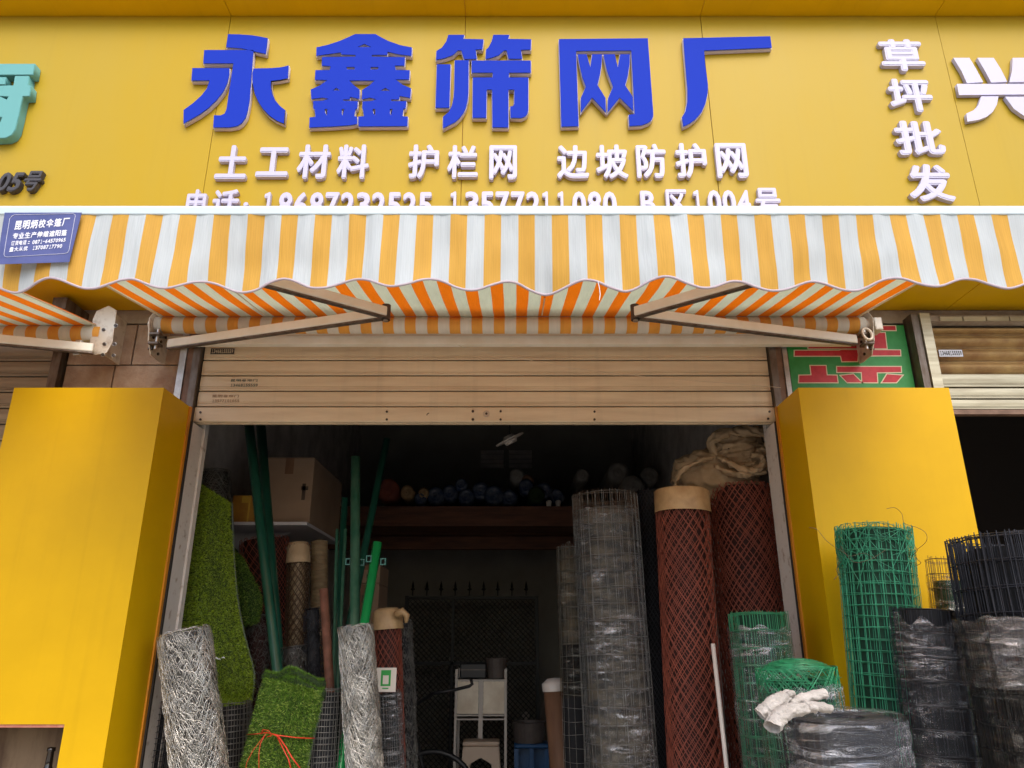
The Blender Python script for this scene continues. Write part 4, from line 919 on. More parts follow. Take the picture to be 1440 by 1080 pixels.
# sack slumped over the red rolls
sk = thing('brown_sack', 'crumpled brown woven sack slumped on top of the dark red mesh rolls', 'sack', U(1010,680,4.0))
def blob(name, c, rx, ry, rz, seed, amp=.16, crease=.12, mm='sack', zmin=None):
    nu, nv = 96, 60; V = []; Q = []; c = Vector(c)
    for j in range(nv+1):
        th = math.pi*j/nv
        for i in range(nu):
            ph = 2*math.pi*i/nu; d = Vector((math.sin(th)*math.cos(ph), math.sin(th)*math.sin(ph), math.cos(th)))
            n1 = noise.noise(d*1.7+Vector((seed,0,0)))
            n2 = 1-abs(noise.noise(Vector((d.x*1.3+d.z*1.2, d.y*1.3, d.z*3.4-d.x*1.1))+Vector((0,seed,0))+Vector((n1,n1,0))*1.3))*2
            n3 = 1-abs(noise.noise(d*6+Vector((0,0,seed))))*2
            r = 1+amp*n1+crease*(n2-.5)+crease*.12*n3
            V.append((c.x+d.x*rx*r, c.y+d.y*ry*r, c.z+d.z*rz*r))
    for j in range(nv):
        for i in range(nu): a0 = j*nu+i; b0 = j*nu+(i+1)%nu; Q.append((a0,a0+nu,b0+nu,b0))
    m_ = MB(); m_.v = V; m_.f = Q; o = m_.build(name, M[mm], None, smooth=True); o.parent = sk; o.matrix_parent_inverse = sk.matrix_world.inverted(); return o
blob('sack_body', U(1005,668,4.02), .25, .15, .14, 3, .14, .06)
blob('gathered_neck', U(1035,634,3.97), .155, .12, .105, 9, .16, .16)
blob('folded_flap', U(1055,655,3.90), .085, .05, .055, 15, .2, .2)

def sacktube(nm, pts, rr):
    P3 = [np.array(U(*p)) for p in pts]; path = []
    for i in range(len(P3)-1):
        p0, p1, p2, p3 = P3[max(i-1,0)], P3[i], P3[i+1], P3[min(i+2,len(P3)-1)]
        for f in np.linspace(0,1,12)[:-1]: path.append(Vector(.5*((2*p1)+(-p0+p2)*f+(2*p0-5*p1+4*p2-p3)*f*f+(-p0+3*p1-3*p2+p3)*f**3)))
    k = len(path); b = MB().tube(path, [rr*(.35+.65*math.sin(math.pi*(i+.5)/k)**.6)*(1+.35*noise.noise(path[i]*14)) for i in range(k)], 28, flat=.55)
    o = b.build(nm, M['sack'], None, smooth=True); o.parent = sk; o.matrix_parent_inverse = sk.matrix_world.inverted(); crumple(o, .012, 26, len(pts))
for o in [q for q in sk.children]: crumple(o, .014, 14, 2)
sacktube('rolled_mouth', [(1006,640,3.90),(1000,622,3.88),(1018,609,3.86),(1046,606,3.85),(1072,608,3.85),(1083,620,3.85),(1078,634,3.86),(1062,633,3.85)], .034)
sacktube('rolled_mouth', [(1008,642,3.88),(1022,650,3.84),(1040,658,3.82),(1058,662,3.81),(1072,654,3.81),(1070,642,3.82),(1056,640,3.82)], .026)
sacktube('fold', [(1075,664,3.84),(1050,668,3.82),(1025,664,3.83),(1005,655,3.86)], .022)
sacktube('fold', [(948,684,3.86),(960,662,3.86),(985,648,3.86),(1004,644,3.87)], .024)

base, ax, H, R = place(850,697,874,1080,91,3.85,floor=FL)
t = thing('wire_mesh_roll', 'tall dark welded mesh roll in torn clear film at the centre right of the doorway', 'mesh roll', base, ax, 'upright rolls of wire mesh')
weld_mesh(t, R, H, M['dull_wire'], .040, .075, .0013, 2, .012, .003, over=.006); weld_mesh(t, R-.004, H+.005, M['rusty_wire'], .018, .5, .0010, 2, .01, .004, z0=H-.12)
core(t, R-.026, H-.08, M['dim_core']); film(t, R-.005, .1, H-.09, M['film'], rag=.02, seed=71)
base, ax, H, R = place(803,768,815,1080,40,4.08,floor=FL)
t = thing('wire_mesh_roll', 'narrow tan mesh roll half hidden left of the tall film wrapped roll', 'mesh roll', base, ax, 'upright rolls of wire mesh')
weld_mesh(t, R, H, M['dull_wire'], .034, .06, .0014, 2, .01, .003); core(t, R-.012, H-.02, M['dim_core']); film(t, R+.004, H-.75, H-.01, M['film_tan'], seed=81); 
b = MB(); b.lathe([(R-.006,.02),(R-.004,.3),(R-.003,H-.55),(R-.008,H-.5)],32,wob=.08); b.build('tarp_wrap', M['tarp'], t, smooth=True)
base, ax, H, R = place(914,690,930,1080,42,4.1,floor=FL)
t = thing('wire_mesh_roll', 'black fine mesh roll in shadow between tall film roll and paper capped red roll', 'mesh roll', base, ax, 'upright rolls of wire mesh')
expanded(t, R, H, M['black_wire'], 24, .035, .0012, 2, .008); core(t, R-.02, H-.01, M['black_core'])
base, ax, H, R = place(780,962,790,1080,32,4.5,floor=FL)
t = thing('paper_roll', 'brown paper covered roll with a white cap left of the tan mesh roll', 'roll', base, ax)
MB().lathe([(0,0.001),(R,.001),(R,H),(0,H)],28,wob=.04).build('roll_body', M['brown_roll'], t, smooth=True)
MB().lathe([(R+.004,H-.035),(R+.006,H+.004),(R*.6,H+.03),(0,H+.034)],28,wob=.08).build('white_cap', M['white_pl'], t, smooth=True)

# --- inside left
base, ax, H, R = place(259,888,281,1085,70,3.38,floor=0.0)
t = thing('chain_link_roll', 'bright silver chain link roll leaning at the left door jamb', 'mesh roll', base, ax, 'silver chain link rolls')
chainlink(t, R, H, M['silver_wire'], 4600, .0011, spread=.018, slope=.9, span=(.55,.8))
base, ax, H, R = place(500,880,513,1080,48,3.62,floor=FL)
t = thing('chain_link_roll', 'silver chain link roll left of the card stand in front of the green pipes', 'mesh roll', base, ax, 'silver chain link rolls')
chainlink(t, R, H, M['silver_wire'], 3800, .0011, span=(.75,1.05), spread=.016, slope=1.0)
base, ax, H, R = place(298,664,303,985,50,4.12,floor=FL)
t = thing('chain_link_roll', 'dull chain link roll whose top shows above the hanging green turf', 'mesh roll', base, ax, 'silver chain link rolls')
chainlink(t, R, H, M['grey_wire'], 2200, .0013, span=(.7,1.6), spread=.02, slope=.5)
base, ax, H, R = place(569,872,577,1080,21,4.3,floor=FL)
t = thing('chain_link_roll', 'slim dark chain link roll just right of the red roll with paper cap', 'mesh roll', base, ax, 'silver chain link rolls')
chainlink(t, R, H, M['grey_wire'], 1200, .0011, corem=M['black_core'], spread=.012, slope=.7)
base, ax, H, R = place(362,866,368,1080,34,4.2,floor=FL)
t = thing('chain_link_roll', 'brownish chain link roll between hanging turf and the long green pipes', 'mesh roll', base, ax, 'silver chain link rolls')
chainlink(t, R, H, M['grey_wire'], 1200, .0012, corem=M['red_core'])
base, ax, H, R = place(413,908,420,1080,38,4.0,floor=FL)
t = thing('chain_link_roll', 'grey chain link roll just above the tied turf bundle', 'mesh roll', base, ax, 'silver chain link rolls')
chainlink(t, R, H, M['grey_wire'], 1100, .0012, spread=.016)
def square_roll(label, xt, yt, xb, yb, wpx, Y, cell=.024, m='grey_wire', fl=FL, cm='black_core'):
    base, ax, H, R = place(xt,yt,xb,yb,wpx,Y,floor=fl)
    t = thing('crimped_mesh_roll', label, 'mesh roll', base, ax, 'crimped square mesh rolls')
    weld_mesh(t, R, H, M[m], cell, cell, .0014, 2, .009, .0022, over=.004); core(t, R-.022, H-.02, M[cm])
square_roll('grey crimped square mesh roll below the lower end of the hanging turf', 325,987,322,1080,56,3.78)
square_roll('grey crimped square mesh roll right of the tied turf bundle', 459,968,452,1080,54,3.68)
square_roll('dark square mesh roll in the corner behind the bright silver roll', 222,985,208,1080,40,3.66,m='black_wire')
base, ax, H, R = place(546,972,550,1080,34,4.0,floor=FL)
t = thing('wire_mesh_roll', 'grey film wrapped mesh roll standing under the white and green card', 'mesh roll', base, ax, 'upright rolls of wire mesh')
weld_mesh(t, R, H, M['grey_wire'], .02, .03, .0010, 2, .009, .002); core(t, R-.016, H-.01, M['black_core']); film(t, R+.004, .1, H-.01, M['film'], seed=91)
cardroll = (base, ax, H, R)
base, ax, H, R = place(544,862,550,1080,38,4.18,floor=FL)
t = thing('red_mesh_roll', 'short dark red mesh roll with crumpled paper cap behind the green card', 'mesh roll', base, ax, 'dark red expanded metal rolls')
expanded(t, R, H, M['red_mesh'], 14, .05, .0014, 2, .008); core(t, R-.012, H-.01, M['red_core'])
b = MB(); b.lathe([(0,H+.02),(R*.7,H+.025),(R+.003,H+.01),(R+.008,H-.05),(R+.012,H-.085)],36,wob=.12); b.build('paper_cap', M['paper'], t, smooth=True)
skp = [t.matrix_world.inverted() @ U(*q) for q in ((556,865,4.1),(566,860,4.1),(572,866,4.1),(571,876,4.1))]
MB().tube(skp, [.02,.022,.018,.008], 9).build('paper_twist', M['paper'], t, smooth=True)
# card
a_, c_ = U(528,956,3.9), U(557,956,3.9); zt, zb = U(540,939,3.9).z, U(540,973,3.9).z
t = thing('payment_card', 'white card with green printed square propped on the wrapped roll', 'card', ((a_.x+c_.x)/2,3.9,zb))
h_, w2 = zt-zb, (c_.x-a_.x)/2
MB().box(-w2,w2,0,.004,0,h_).build('card_sheet', M['cardw'], t)
MB().box(-w2*.48,w2*.48,-.001,-.0002,h_*.24,h_*.9).build('green_square', M['cardg'], t)
MB().box(-w2*.28,w2*.28,-.002,-.0012,h_*.32,h_*.68).build('white_square', M['cardw'], t)
MB().box(-w2*.3,w2*.3,-.001,-.0002,h_*.12,h_*.17).build('printed_strip', M['cardg'], t)

# red/black/tan rolls deeper on the left
base, ax, H, R = place(372,758,380,1080,66,4.55,floor=FL)
t = thing('red_mesh_roll', 'dark red mesh roll in shadow below the white wall shelf', 'mesh roll', base, ax, 'dark red expanded metal rolls')
expanded(t, R, H, M['red_mesh'], 16, .07, .0016, 2, .010); core(t, R-.02, H-.01, M['red_core'])
base, ax, H, R = place(420,766,412,1080,30,4.2,floor=FL)
t = thing('net_roll', 'brown and black banded net roll standing between long pipes and pipe cluster', 'roll', base, ax)
expanded(t, R, H, M['rusty_wire'], 10, .05, .0022, 2, .009); core(t, R-.018, H-.02, M['tanfilm'])
MB().lathe([(0,H+.01),(R*.9,H+.012),(R+.004,H-.01),(R+.008,H-.1)],28,wob=.15).build('paper_cap', M['sack'], t, smooth=True)
base, ax, H, R = place(449,758,447,1080,24,4.5,floor=FL)
t = thing('corrugated_roll', 'pale ribbed roll in shadow left of the green pipe cluster', 'roll', base, ax)
prof = [(0,.001)]+[(R-(.004 if i % 2 else 0), .002+i*.012) for i in range(int(H/.012))]+[(0,H)]
MB().lathe(prof,24).build('ribbed_sheet', M['tanfilm'], t)
base, ax, H, R = place(440,855,445,1080,26,4.0,floor=FL)
t = thing('net_roll', 'black bristly net roll left of the reddish rusty pipe', 'roll', base, ax)
chainlink(t, R, H, M['black_wire'], 900, .0012, corem=M['black_core'])

# pipes
GP = 'green painted steel posts leaning in the doorway'
pole('steel_pipe','left of the two long dark green pipes rising behind the shutter edge','pipe',349,590,391,950,13,3.88,'pipe',GP,Yb=3.78,extra=.25)
pole('steel_pipe','right of the two long dark green pipes rising behind the shutter edge','pipe',366,590,394,950,13,4.05,'pipe',GP,Yb=3.98,extra=.25)
pole('steel_pipe','dusty grey green post, tallest straight one of the pipe cluster','pipe',500,643,499,880,13,3.95,'pipe_pale',GP,Yb=3.85)
pole('steel_pipe','dark green post leaning right, its top highest in the pipe cluster','pipe',544,617,507,800,10,4.3,'pipe',GP)
pole('steel_pipe','bright green short post leaning right beside the brown carton','pipe',531,763,511,885,13,3.85,'pipe_bright',GP,Yb=3.78)
pole('steel_pipe','dark green post with its top left of the dusty tall post','pipe',485,700,474,880,9,4.15,'pipe',GP)
pole('thin_rod','pale thin green rod, left one of two in the pipe cluster','rod',474,744,470,900,4.5,4.05,'pipe_pale','thin rods in the pipe cluster')
pole('thin_rod','pale thin green rod, right one of two in the pipe cluster','rod',486,744,478,900,4.5,4.0,'pipe_pale','thin rods in the pipe cluster')
pole('rusty_pipe','reddish rusty pipe upright between tied turf bundle and green posts','pipe',455,828,464,968,12,3.9,'rustpipe')
for i,(bx,by,Y) in enumerate(((490,790,3.9),(509,791,3.9),(519,786,3.82),(539,790,3.82))):
    p = U(bx,by,Y); t = thing('post_clip', ('teal clip left of the dusty post','teal clip right of the dusty post','teal clip left of the bright green post','teal clip right of the bright green post')[i], 'clip', p, group='teal clips on the posts')
    s = .014; MB().box(-s,s,-.01,.01,-s*1.2,-s*.8).box(-s,s,-.01,.01,s*.8,s*1.2).box(-s,-s*.6,-.01,.01,-s*.8,s*.8).box(s*.6,s,-.01,.01,-s*.8,s*.8).build('clip_body', M['clip'], t)

# hanging turf sheet
def cat(pts, f):
    n = len(pts)-1; x = f*n; i = min(int(x), n-1); u = x-i
    p0, p1, p2, p3 = (np.array(pts[max(i-1,0)]), np.array(pts[i]), np.array(pts[i+1]), np.array(pts[min(i+2,n)]))
    return .5*((2*p1)+(-p0+p2)*u+(2*p0-5*p1+4*p2-p3)*u*u+(-p0+3*p1-3*p2+p3)*u**3)
def turf(label, left, right, Y, bulge, mgrass, nb, thick=.012, back=None, name='artificial_turf', blade=.013, edge=True):
    t = thing(name, label, 'artificial turf', U(*right[-1], Y))
    mi = np.array(t.matrix_world.inverted()); nu, nv = 16, 40; G = np.zeros((nv+1, nu+1, 3))
    for j in range(nv+1):
        v = j/nv; a_, b_ = cat(left, v), cat(right, v)
        for i in range(nu+1):
            u = i/nu; q = a_+(b_-a_)*u
            yy = Y-bulge*math.sin(math.pi*min(1,max(0,u)))**.8+.012*noise.noise(Vector((u*3, v*5, Y*7)))
            if u > .9: yy += (u-.9)*.25
            p = U(q[0], q[1]+(4*math.sin(u*math.pi) if j == nv else 0), yy); G[j, i] = mi[:3,:3] @ np.array(p)+mi[:3,3]
    idx = np.arange((nv+1)*(nu+1)).reshape(nv+1, nu+1)
    Q = np.stack([idx[:-1,:-1], idx[1:,:-1], idx[1:,1:], idx[:-1,1:]], axis=-1).reshape(-1,4)
    me = mesh_np('backing_sheet', G.reshape(-1,3), Q, True); o = link('backing_sheet', me, M['backing'], t)
    so_ = o.modifiers.new('s', 'SOLIDIFY'); so_.thickness = thick; so_.offset = -1
    uu, vv = rng.uniform(0,1,nb)*(nu-.001), rng.uniform(0,1,nb)*(nv-.001); i, j = uu.astype(int), vv.astype(int); fu, fv = (uu-i)[:,None], (vv-j)[:,None]
    A, B, C_, D = G[j,i], G[j,i+1], G[j+1,i], G[j+1,i+1]; P_ = (A*(1-fu)+B*fu)*(1-fv)+(C_*(1-fu)+D*fu)*fv
    N_ = np.cross(B-A, C_-A); N_ /= np.linalg.norm(N_, axis=1, keepdims=True)+1e-9; N_ = np.where(N_[:, 1:2] > 0, -N_, N_)
    blades('grass_pile', t, P_, N_, M[mgrass], blade, .0010, .5, .25)
    q = rng.random(nb) < .16; blades('pale_grass_pile', t, P_[q], N_[q], M['grass_tip'], blade*1.12, .0013, .6, .2)
    if edge:
        MB().tube([Vector(G[j_, nu]) for j_ in range(0, nv+1, 2)], .007, 6).build('turf_edge', M['turf_edge'], t, smooth=True)
    return t, G
turf('bright green artificial turf strip hanging against the left door jamb', [(277,676),(262,740),(250,815),(243,880),(236,940),(296,992)], [(326,708),(328,775),(334,845),(345,900),(357,948),(353,986)], 3.92, .085, 'grass', 42000)
turf('dark green turf offcut in shadow behind the hanging turf strip', [(326,768),(330,800),(336,850),(340,880)], [(345,790),(358,815),(368,842),(366,872)], 4.12, .02, 'grass2', 5000, edge=False)
# white litter flake on turf
# tied turf bundle
tb, G = turf('tied bundle of folded artificial turf with a red ribbon round it', [(372,952),(362,985),(350,1030),(338,1080),(326,1130)], [(455,972),(450,1000),(440,1040),(432,1080),(424,1130)], 3.58, .10, 'grass2', 26000, thick=.05, name='turf_bundle')
mi = tb.matrix_world.inverted()
# rolled over fold at the top
for q, (ya, yb) in enumerate(((950,962),(954,966))):
    path = [mi @ U(372+i*10.5, ya+(yb-ya)*((i/7)**1.5)+3*math.sin(i*1.3)-(6 if 3<=i<=6 else 0)+q*9, 3.60-.05*math.sin(i/7*math.pi)-q*.02) for i in range(9)]
    b = MB().tube(path, .020, 10); b.build('folded_edge', M['backing'], tb, smooth=True)
    n = 5000; k = rng.integers(0, 8, n); f = rng.uniform(0,1,n)[:, None]; Pa = np.array([list(p) for p in path]); c = Pa[k]*(1-f)+Pa[k+1]*f
    an = rng.uniform(0, 6.28, n); d = np.stack([0*an, np.cos(an), np.sin(an)], axis=1); blades('grass_pile', tb, c+d*.02, d, M['grass2'], .013, .001, .4)
rib_ = lambda pts, r=.0035: MB().tube([mi @ U(*p) for p in pts], r, 6, flat=.35).build('ribbon', M['ribbon'], tb, smooth=True)
rib_([(348,1033,3.565),(362,1032,3.50),(375,1030,3.46),(392,1034,3.455),(415,1037,3.47),(432,1038,3.52),(442,1038,3.565)], .006)
rib_([(375,1030,3.455),(366,1042,3.45),(356,1055,3.44),(347,1072,3.43),(345,1084,3.43)])
rib_([(374,1031,3.45),(366,1046,3.44),(364,1060,3.43),(364,1090,3.42)])
rib_([(378,1030,3.455),(392,1036,3.44),(402,1050,3.43),(410,1064,3.42),(422,1080,3.42)], .005)
rib_([(390,1036,3.45),(398,1052,3.43),(406,1068,3.42),(410,1084,3.42)])
rib_([(368,1032,3.45),(370,1026,3.44),(378,1027,3.44),(382,1034,3.45),(376,1036,3.45)], .004)

lt = MB()
for (x_l, y_l, r_l) in ((302,926,.009),(307,927,.006),(312,925,.008)):
    p = U(x_l,y_l,3.79); lt.tube([p, p+Vector((r_l,-.003,r_l*.4)), p+Vector((r_l*1.6,0,-r_l*.2))], r_l*.35, 6)
tag(lt.build('paper_scrap', M['white_print'], None), 'tiny white paper scrap caught on the hanging green turf', 'scrap')
# --- wall shelf with boxes
zsh = CH+.661
sh_ = thing('wall_shelf', 'white wall shelf on the left holding the big carton and the orange box', 'shelf', (-1.7,4.6,zsh))
o = MB().box(-1.795,-1.174,4.30,5.18,zsh-.018,zsh).build('shelf_board', M['shelf'], None); o.parent = sh_; o.matrix_parent_inverse = sh_.matrix_world.inverted()
for yy in (4.6,5.1):
    o = MB().prism([(-1.795,zsh-.019),(-1.35,zsh-.019),(-1.795,zsh-.2)], yy, yy+.02).build('shelf_bracket', M['shelf'], None); o.parent = sh_; o.matrix_parent_inverse = sh_.matrix_world.inverted()
def carton(label, x0, x1, y0, y1, z0, z1, m='cardboard', cat='box', group=None, tape=True, pr=None):
    t = thing('carton', label, cat, ((x0+x1)/2,(y0+y1)/2,z0), group=group)
    hx, hy, h = (x1-x0)/2, (y1-y0)/2, z1-z0
    MB().box(-hx,hx,-hy,hy,0,h).build('box_body', M[m], t, bevel=.004)
    MB().box(-hx+.003,-.002,-hy+.003,hy-.003,h+.0005,h+.004).build('flap', M[m], t); MB().box(.002,hx-.003,-hy+.003,hy-.003,h+.0005,h+.004).build('flap', M[m], t)
    if tape: MB().box(-.025,.025,-hy-.001,-hy-.0002,h*.75,h).build('tape', M['tape'] if m == 'ybox' else M['brown_roll'], t)
    if pr:
        for (a_, b_, c_, d_) in pr: MB().box(-hx+2*hx*a_,-hx+2*hx*b_,-hy-.0016,-hy-.0006,h*c_,h*d_).build('printed_mark', M['card_print'] if m != 'ybox' else M['tape'], t)
    return t
carton('large brown carton on the white wall shelf behind the long green pipes', -1.47,-1.178,4.36,5.12,zsh+.001,CH+1.05, pr=[(.8,.87,.35,.6),(.78,.92,.5,.56)])
carton('small orange yellow box on the left end of the wall shelf', -1.64,-1.478,4.36,4.60,zsh+.001,zsh+.16,'ybox', pr=[(.6,.66,0.05,.9)])
bx_ = U(548,850,5.2)
carton('lower brown carton of the stack behind the bright green post', -1.05,-.86,5.0,5.35,FL,U(540,822,5.0).z, pr=[(.3,.36,.93,.96),(.42,.48,.93,.96)])
carton('upper brown carton of the stack behind the bright green post', -1.05,-.86,5.0,5.35,U(540,822,5.0).z+.006,U(540,795,5.0).z, pr=[(.55,.7,.3,.5)])

# --- loft with rolls
zl = U(720,712,6.5).z
lf = thing('plank_loft', 'brown plank storage loft across the back of the dark room', 'loft', (0,6.5,zl-.2))
def lfp(n, mb, m): o = mb.build(n, m, None); o.parent = lf; o.matrix_parent_inverse = lf.matrix_world.inverted(); return o
lfp('edge_plank', MB().box(-1.795,1.415,6.5,6.54,zl-.17,zl), M['plank'])
for i in range(8):
    y0 = 6.545+i*.25; lfp('plank', MB().box(-1.795,1.415,y0,y0+.245,zl-.13+random.uniform(-.004,.004),zl-.1), M['plank'])
lfp('beam', MB().box(-1.795,1.415,7.4,7.5,zl-.26,zl-.14), M['plank'])
def lroll(name, label, px, py, rpx, Y, m, group=None, L_=.9):
    c = U(px, py, Y); r = rpx/F*depth(c); t = thing(name, label, 'roll', c, (0,1,0), group)
    b = MB(); b.lathe([(0,.02),(r*.12,-.004),(r*.3,.008),(r*.5,.004),(r*.62,-.006),(r*.85,.006),(r,.02),(r*1.02,.2),(r,L_)],26,wob=.10); b.build('roll_body', M[m], t, smooth=True); return t
ORD = ['leftmost','second from left','third from left','fourth from left','fifth from left','sixth from left','seventh from left','eighth from left','ninth from left','third from right','second from right','rightmost']
for i, (px,py,r) in enumerate(sorted(((612,697,13),(632,693,12),(655,698,12),(676,690,13),(694,696,14),(716,700,12),(740,684,11),(648,681,9),(765,690,12),(783,698,11),(755,702,9),(590,701,9)))):
    lroll('wrapped_roll', 'blue film wrapped roll on the plank loft, '+ORD[i]+' of the twelve blue ones', px, py, r, 6.62+.02*(i % 3), 'bluewrap', 'blue wrapped rolls on the loft')
lroll('cardboard_roll','pale ringed roll end at the left of the loft, beside the dark green post',572,692,10,6.6,'paper')
lroll('cardboard_roll','small kraft tube end right of the pale ringed one on the loft',595,693,8,6.62,'paper')
lroll('foam_roll','white roll end on top of the blue rolls at mid loft',727,669,11,6.7,'whitewrap')
lroll('foam_roll','reddish brown roll end beside the white one at mid loft',742,676,9,6.68,'brown_roll')
lroll('foam_roll','faint white roll end highest of three at the right of the loft',870,664,15,6.7,'whitewrap')
lroll('foam_roll','faint white roll end left of the tall mesh roll top on the loft',819,668,10,6.7,'whitewrap')
lroll('foam_roll','faint white roll end nearest the brown sack on the loft',914,669,13,6.7,'whitewrap')
lroll('foam_roll','long grey roll below the three faint white ends on the loft',890,685,17,6.62,'whitewrap')
lroll('wrapped_roll','dark green wrapped roll on the loft edge right of the white roll end',754,696,12,6.58,'backing')
lroll('dark_red_roll','dark red roll lying at the far left of the loft',545,689,16,6.64,'red_mesh')
for i, (px,py) in enumerate(((772,704),(785,700))):
    c = U(px,707,6.52); t = thing('small_cup', ('pale cup on the loft edge, left of two','pale cup on the loft edge, right of two')[i], 'cup', (c.x,6.52+.02,zl+.001), group='pale cups on the loft edge')
    MB().lathe([(0,0),(.02,0),(.026,.05),(.015,.06),(0,.06)],14).build('cup_body', M['cardw'], t, smooth=True)
# hanging lamp and louvre panel
c = U(717,618,5.0); t = thing('hanging_lamp', 'tilted white lamp dish hanging on a rod near the shutter edge', 'lamp', c)
MB().tube([(0,0,.01),(0,.0,4.19-c.z)],.004,6).build('rod', M['blackpl'], t)
o = MB().lathe([(0,-.03),(.04,-.03),(.05,-.008),(.105,-.004),(.105,.004),(.045,.012),(.03,.03),(0,.03)],28).build('lamp_dish', M['white_pl'], t, smooth=False); o.rotation_euler = (math.radians(9), math.radians(-27), 0)
t = thing('louvre_panel', 'dim white louvred panel on the back wall above the loft', 'vent', U(712,646,8.55))
for i in range(4):
    z_ = .06-i*.055
    for s in (-1,1): MB().box(*(sorted((s*.03,s*.30))),-.02,.01,z_,z_+.045).build('louvre', M['plaster'], t)

# --- gate leaning at the back
gx0, gx1, gY = -1.03, .27, 7.9
zg = U(660,838,gY).z; gx0 = U(570,840,gY).x; gx1 = U(757,840,gY).x
t = thing('iron_gate', 'black spear topped iron gate with diamond mesh leaning at the back wall', 'gate', (0,gY,FL)); hz = zg-FL
for xa in (gx0, gx1-.035): MB().box(xa,xa+.035,-.018,.018,.002,hz).build('gate_post', M['iron'], t)
for zz in (hz-.035,hz*.62,.1): MB().box(gx0+.036,gx1-.036,-.015,.015,zz,zz+.03).build('gate_rail', M['iron'], t)
MB().box((gx0+gx1)/2-.20,(gx0+gx1)/2-.17,-.015,.015,.13,hz-.04).build('gate_stile', M['iron'], t)
for i in range(9):
    x = U(580+i*20,840,gY).x; sp_m = MB(); sp_m.tube([(x,0,hz+.001),(x,0,hz+.05)],.007,6)
    sp_m.lathe([(.002,.05),(.022,.062),(.022,.07),(.008,.08),(.014,.09),(.0,.155)],4,c=(x,0,hz)); sp_m.build('spear_head', M['iron'], t)
wb = WB(); d = .052; xs = np.arange(gx0-hz, gx1, d); L_ = []
for x0 in xs:
    for s in (1,-1):
        p0, p1 = np.array([x0, 0, .1]), np.array([x0+hz-.13, 0, hz-.03])
        f0 = max(0,(gx0-x0)/(hz-.13)); f1 = min(1,(gx1-x0)/(hz-.13))
        if f1 <= f0: continue
        a_ = p0+(p1-p0)*f0; b_ = p0+(p1-p0)*f1
        if s < 0: a_[0] = gx0+gx1-a_[0]; b_[0] = gx0+gx1-b_[0]
        L_.append(np.stack([a_, (a_+b_)/2, b_]))
wb.add(np.stack(L_), .0045); wb.build('diamond_mesh', M['gatemesh'], t, kind='stuff')

# --- trolley with white panels
c0, c1 = U(642,955,6.0), U(711,955,6.0); zt = c0.z; t = thing('shelf_trolley', 'white framed trolley with two pale panels deep inside the room', 'trolley', ((c0.x+c1.x)/2,6.0,FL)); hw = (c1.x-c0.x)/2; ht = zt-FL; zb = U(650,1010,6.0).z-FL
for sx in (-1,1):
    for yy in (0,.35): MB().box(sx*hw-.009,sx*hw+.009,yy-.009,yy+.009,0.02,ht+(.07)).build('leg', M['white_pl'], t)
MB().box(-hw+.01,-.018,-.004,.0,zb+.03,ht-.015).build('panel', M['white_pan'], t); MB().box(.018,hw-.01,-.004,.0,zb+.03,ht-.015).build('panel', M['white_pan'], t)
MB().box(-.016,.016,-.008,.004,zb-.25,ht-.01).build('centre_strip', M['white_pl'], t)
for zz in (ht-.012, zb+.015, zb-.012): MB().box(-hw,hw,-.012,.37,zz,zz+.010).build('rail', M['white_pl'], t)
MB().box(-hw,hw,.0,.36,.25,.27).build('shelf_tray', M['inner'], t)
p = U(665,940,6.0); t = thing('black_case', 'black case standing on top of the white framed trolley', 'case', (p.x,6.15,zt+.001))
MB().box(-.10,.10,-.1,.1,0,.11).build('case_body', M['blackpl'], t, bevel=.01); MB().box(-.1,.1,-.101,-.1005,.06,.065).build('case_seam', M['rail'], t)
p = U(697,940,6.0); t = thing('grey_basket', 'grey plastic basket beside the black case on the trolley', 'basket', (p.x,6.15,zt+.001))
MB().lathe([(0,0),(.065,0),(.078,.14),(.083,.145),(.075,.145),(.062,.01),(0,.01)],20).build('basket_body', M['palepipe'], t)
# stool
p = U(681,1043,6.5); t = thing('plastic_stool', 'beige plastic stool with arched sides in front of the trolley', 'stool', (p.x,5.9,FL)); hs = U(681,1043,5.8).z-FL
MB().prism([(-.13,-.1),(.13,-.1),(.13,.1),(-.13,.1)], hs-.03, hs, 'z').build('seat', M['stool'], t, bevel=.01)
for sx in (-1,1):
    for yy in (-1,1):
        m_ = MB(); m_.prism([(sx*.125,hs-.031),(sx*.17,.0),(sx*.125,.0),(sx*.075,hs-.14),(sx*.0,hs-.10),(sx*.0,hs-.031)][::sx], yy*.10-.012, yy*.10+.012); m_.build('leg', M['stool'], t)
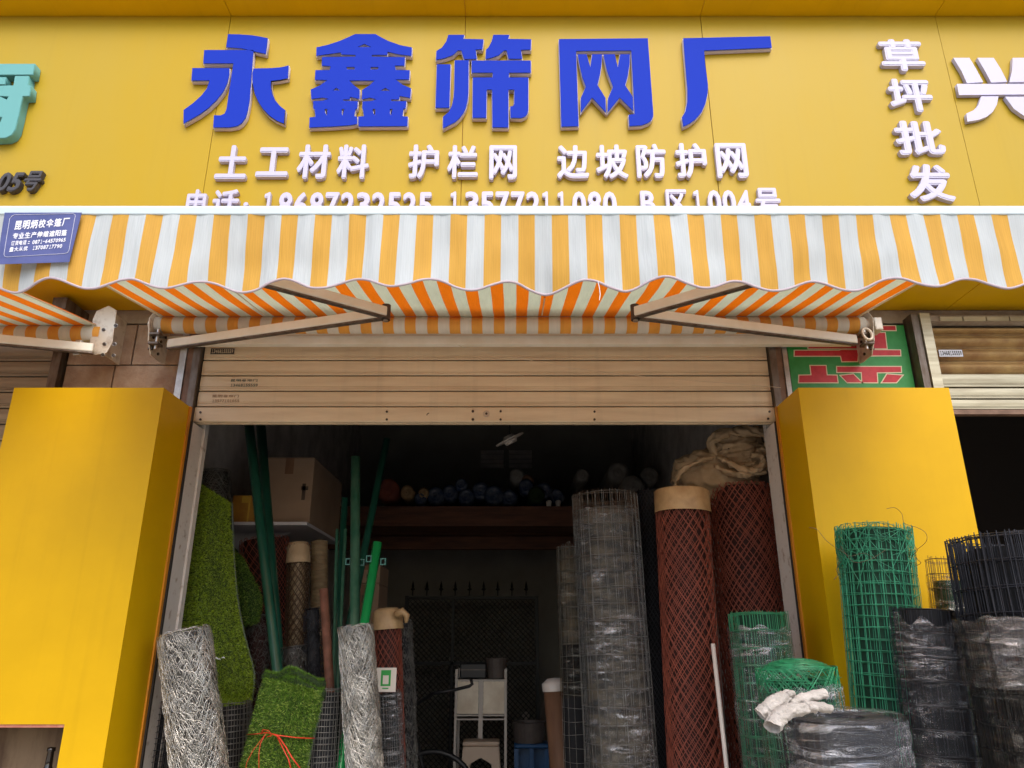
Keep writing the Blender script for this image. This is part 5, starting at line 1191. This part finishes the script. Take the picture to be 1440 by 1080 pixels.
# blue stool and tub
p = U(747,1050,6.3); t = thing('blue_crate', 'blue plastic crate stool at the back right under the grey tub', 'crate', (p.x,6.3,FL)); hs = U(747,1046,6.2).z-FL
MB().box(-.13,.13,-.12,.12,hs-.03,hs).build('top', M['bluepl'], t, bevel=.01)
for x0 in (-.13,-.015,.10): MB().box(x0,x0+.03,-.12,-.10,0,hs-.031).build('side_bar', M['bluepl'], t)
MB().box(-.13,.13,.10,.12,0,hs-.031).build('back_side', M['bluepl'], t); MB().box(-.099,.099,-.118,-.102,hs*.5,hs*.5+.03).build('cross_bar', M['bluepl'], t)
t2 = thing('grey_tub', 'dim grey tub resting on top of the blue crate', 'tub', (p.x-.02,6.3,FL+hs+.001)); MB().lathe([(0,0),(.11,0),(.13,.14),(.14,.145),(.125,.145),(.1,.01),(0,.01)],28).build('tub_body', M['palepipe'], t2)
p = U(739,1007,8.57); t = thing('wall_switch', 'small white wall switch on the back wall right of the trolley', 'switch', p)
MB().box(-.04,.04,-.012,.02,-.04,.04).build('switch_plate', M['white_pl'], t); MB().box(-.02,.02,-.016,-.0125,-.02,.02).build('switch_rocker', M['cardw'], t)
# bicycle in the shadow
c = U(640,1060,5.5); t = thing('bicycle', 'dark bicycle standing in shadow left of the trolley, handlebar towards it', 'bicycle', (-1.02,5.45,FL))
def wheel(x):
    R_ = .29; b = MB().tube([(x+R_*math.cos(q),0,R_+.02+R_*math.sin(q)) for q in np.linspace(0,2*math.pi,33)], .018, 8, cap=False); o = b.build('wheel', M['blackpl'], t, smooth=True)
    wb = WB(); wb.add(np.stack([np.array([[x,0,R_+.02],[x+R_*.5*math.cos(q),0,R_+.02+R_*.5*math.sin(q)],[x+R_*math.cos(q),0,R_+.02+R_*math.sin(q)]]) for q in np.linspace(0,6.28,17)[:-1]]), .0015)
    s_ = wb.build('spokes', M['rail'], o); 
wheel(-.35); wheel(.5)
fr = MB(); 
for a_, b_ in (((-.35,0,.31),(-.05,0,.3)),((-.05,0,.3),(-.15,0,.72)),((-.15,0,.70),(.36,0,.68)),((-.05,0,.3),(.38,0,.6)),((.5,0,.31),(.35,0,.78)),((-.35,0,.31),(-.14,0,.66))): fr.tube([a_,b_],.014,8)
fr.build('frame', M['blackpl'], t)
hb = [t.matrix_world.inverted() @ U(*q) for q in ((610,975,5.3),(640,970,5.35),(660,965,5.4),(664,962,5.4),(662,955,5.4))]
MB().tube(hb,.011,8).build('handlebar', M['blackpl'], t, smooth=True); MB().tube([(.35,0,.78),(.33,0,.86),tuple(hb[0])],.012,8).build('stem', M['blackpl'], t)
MB().prism([(-.28,.74),(-.02,.76),(-.02,.78),(-.27,.80)],-.06,.06).build('saddle', M['blackpl'], t, bevel=.01)
print('objects', len(bpy.data.objects), 'tris', sum(len(o.data.loops)-2*len(o.data.polygons) for o in COL.objects if o.type == 'MESH'))
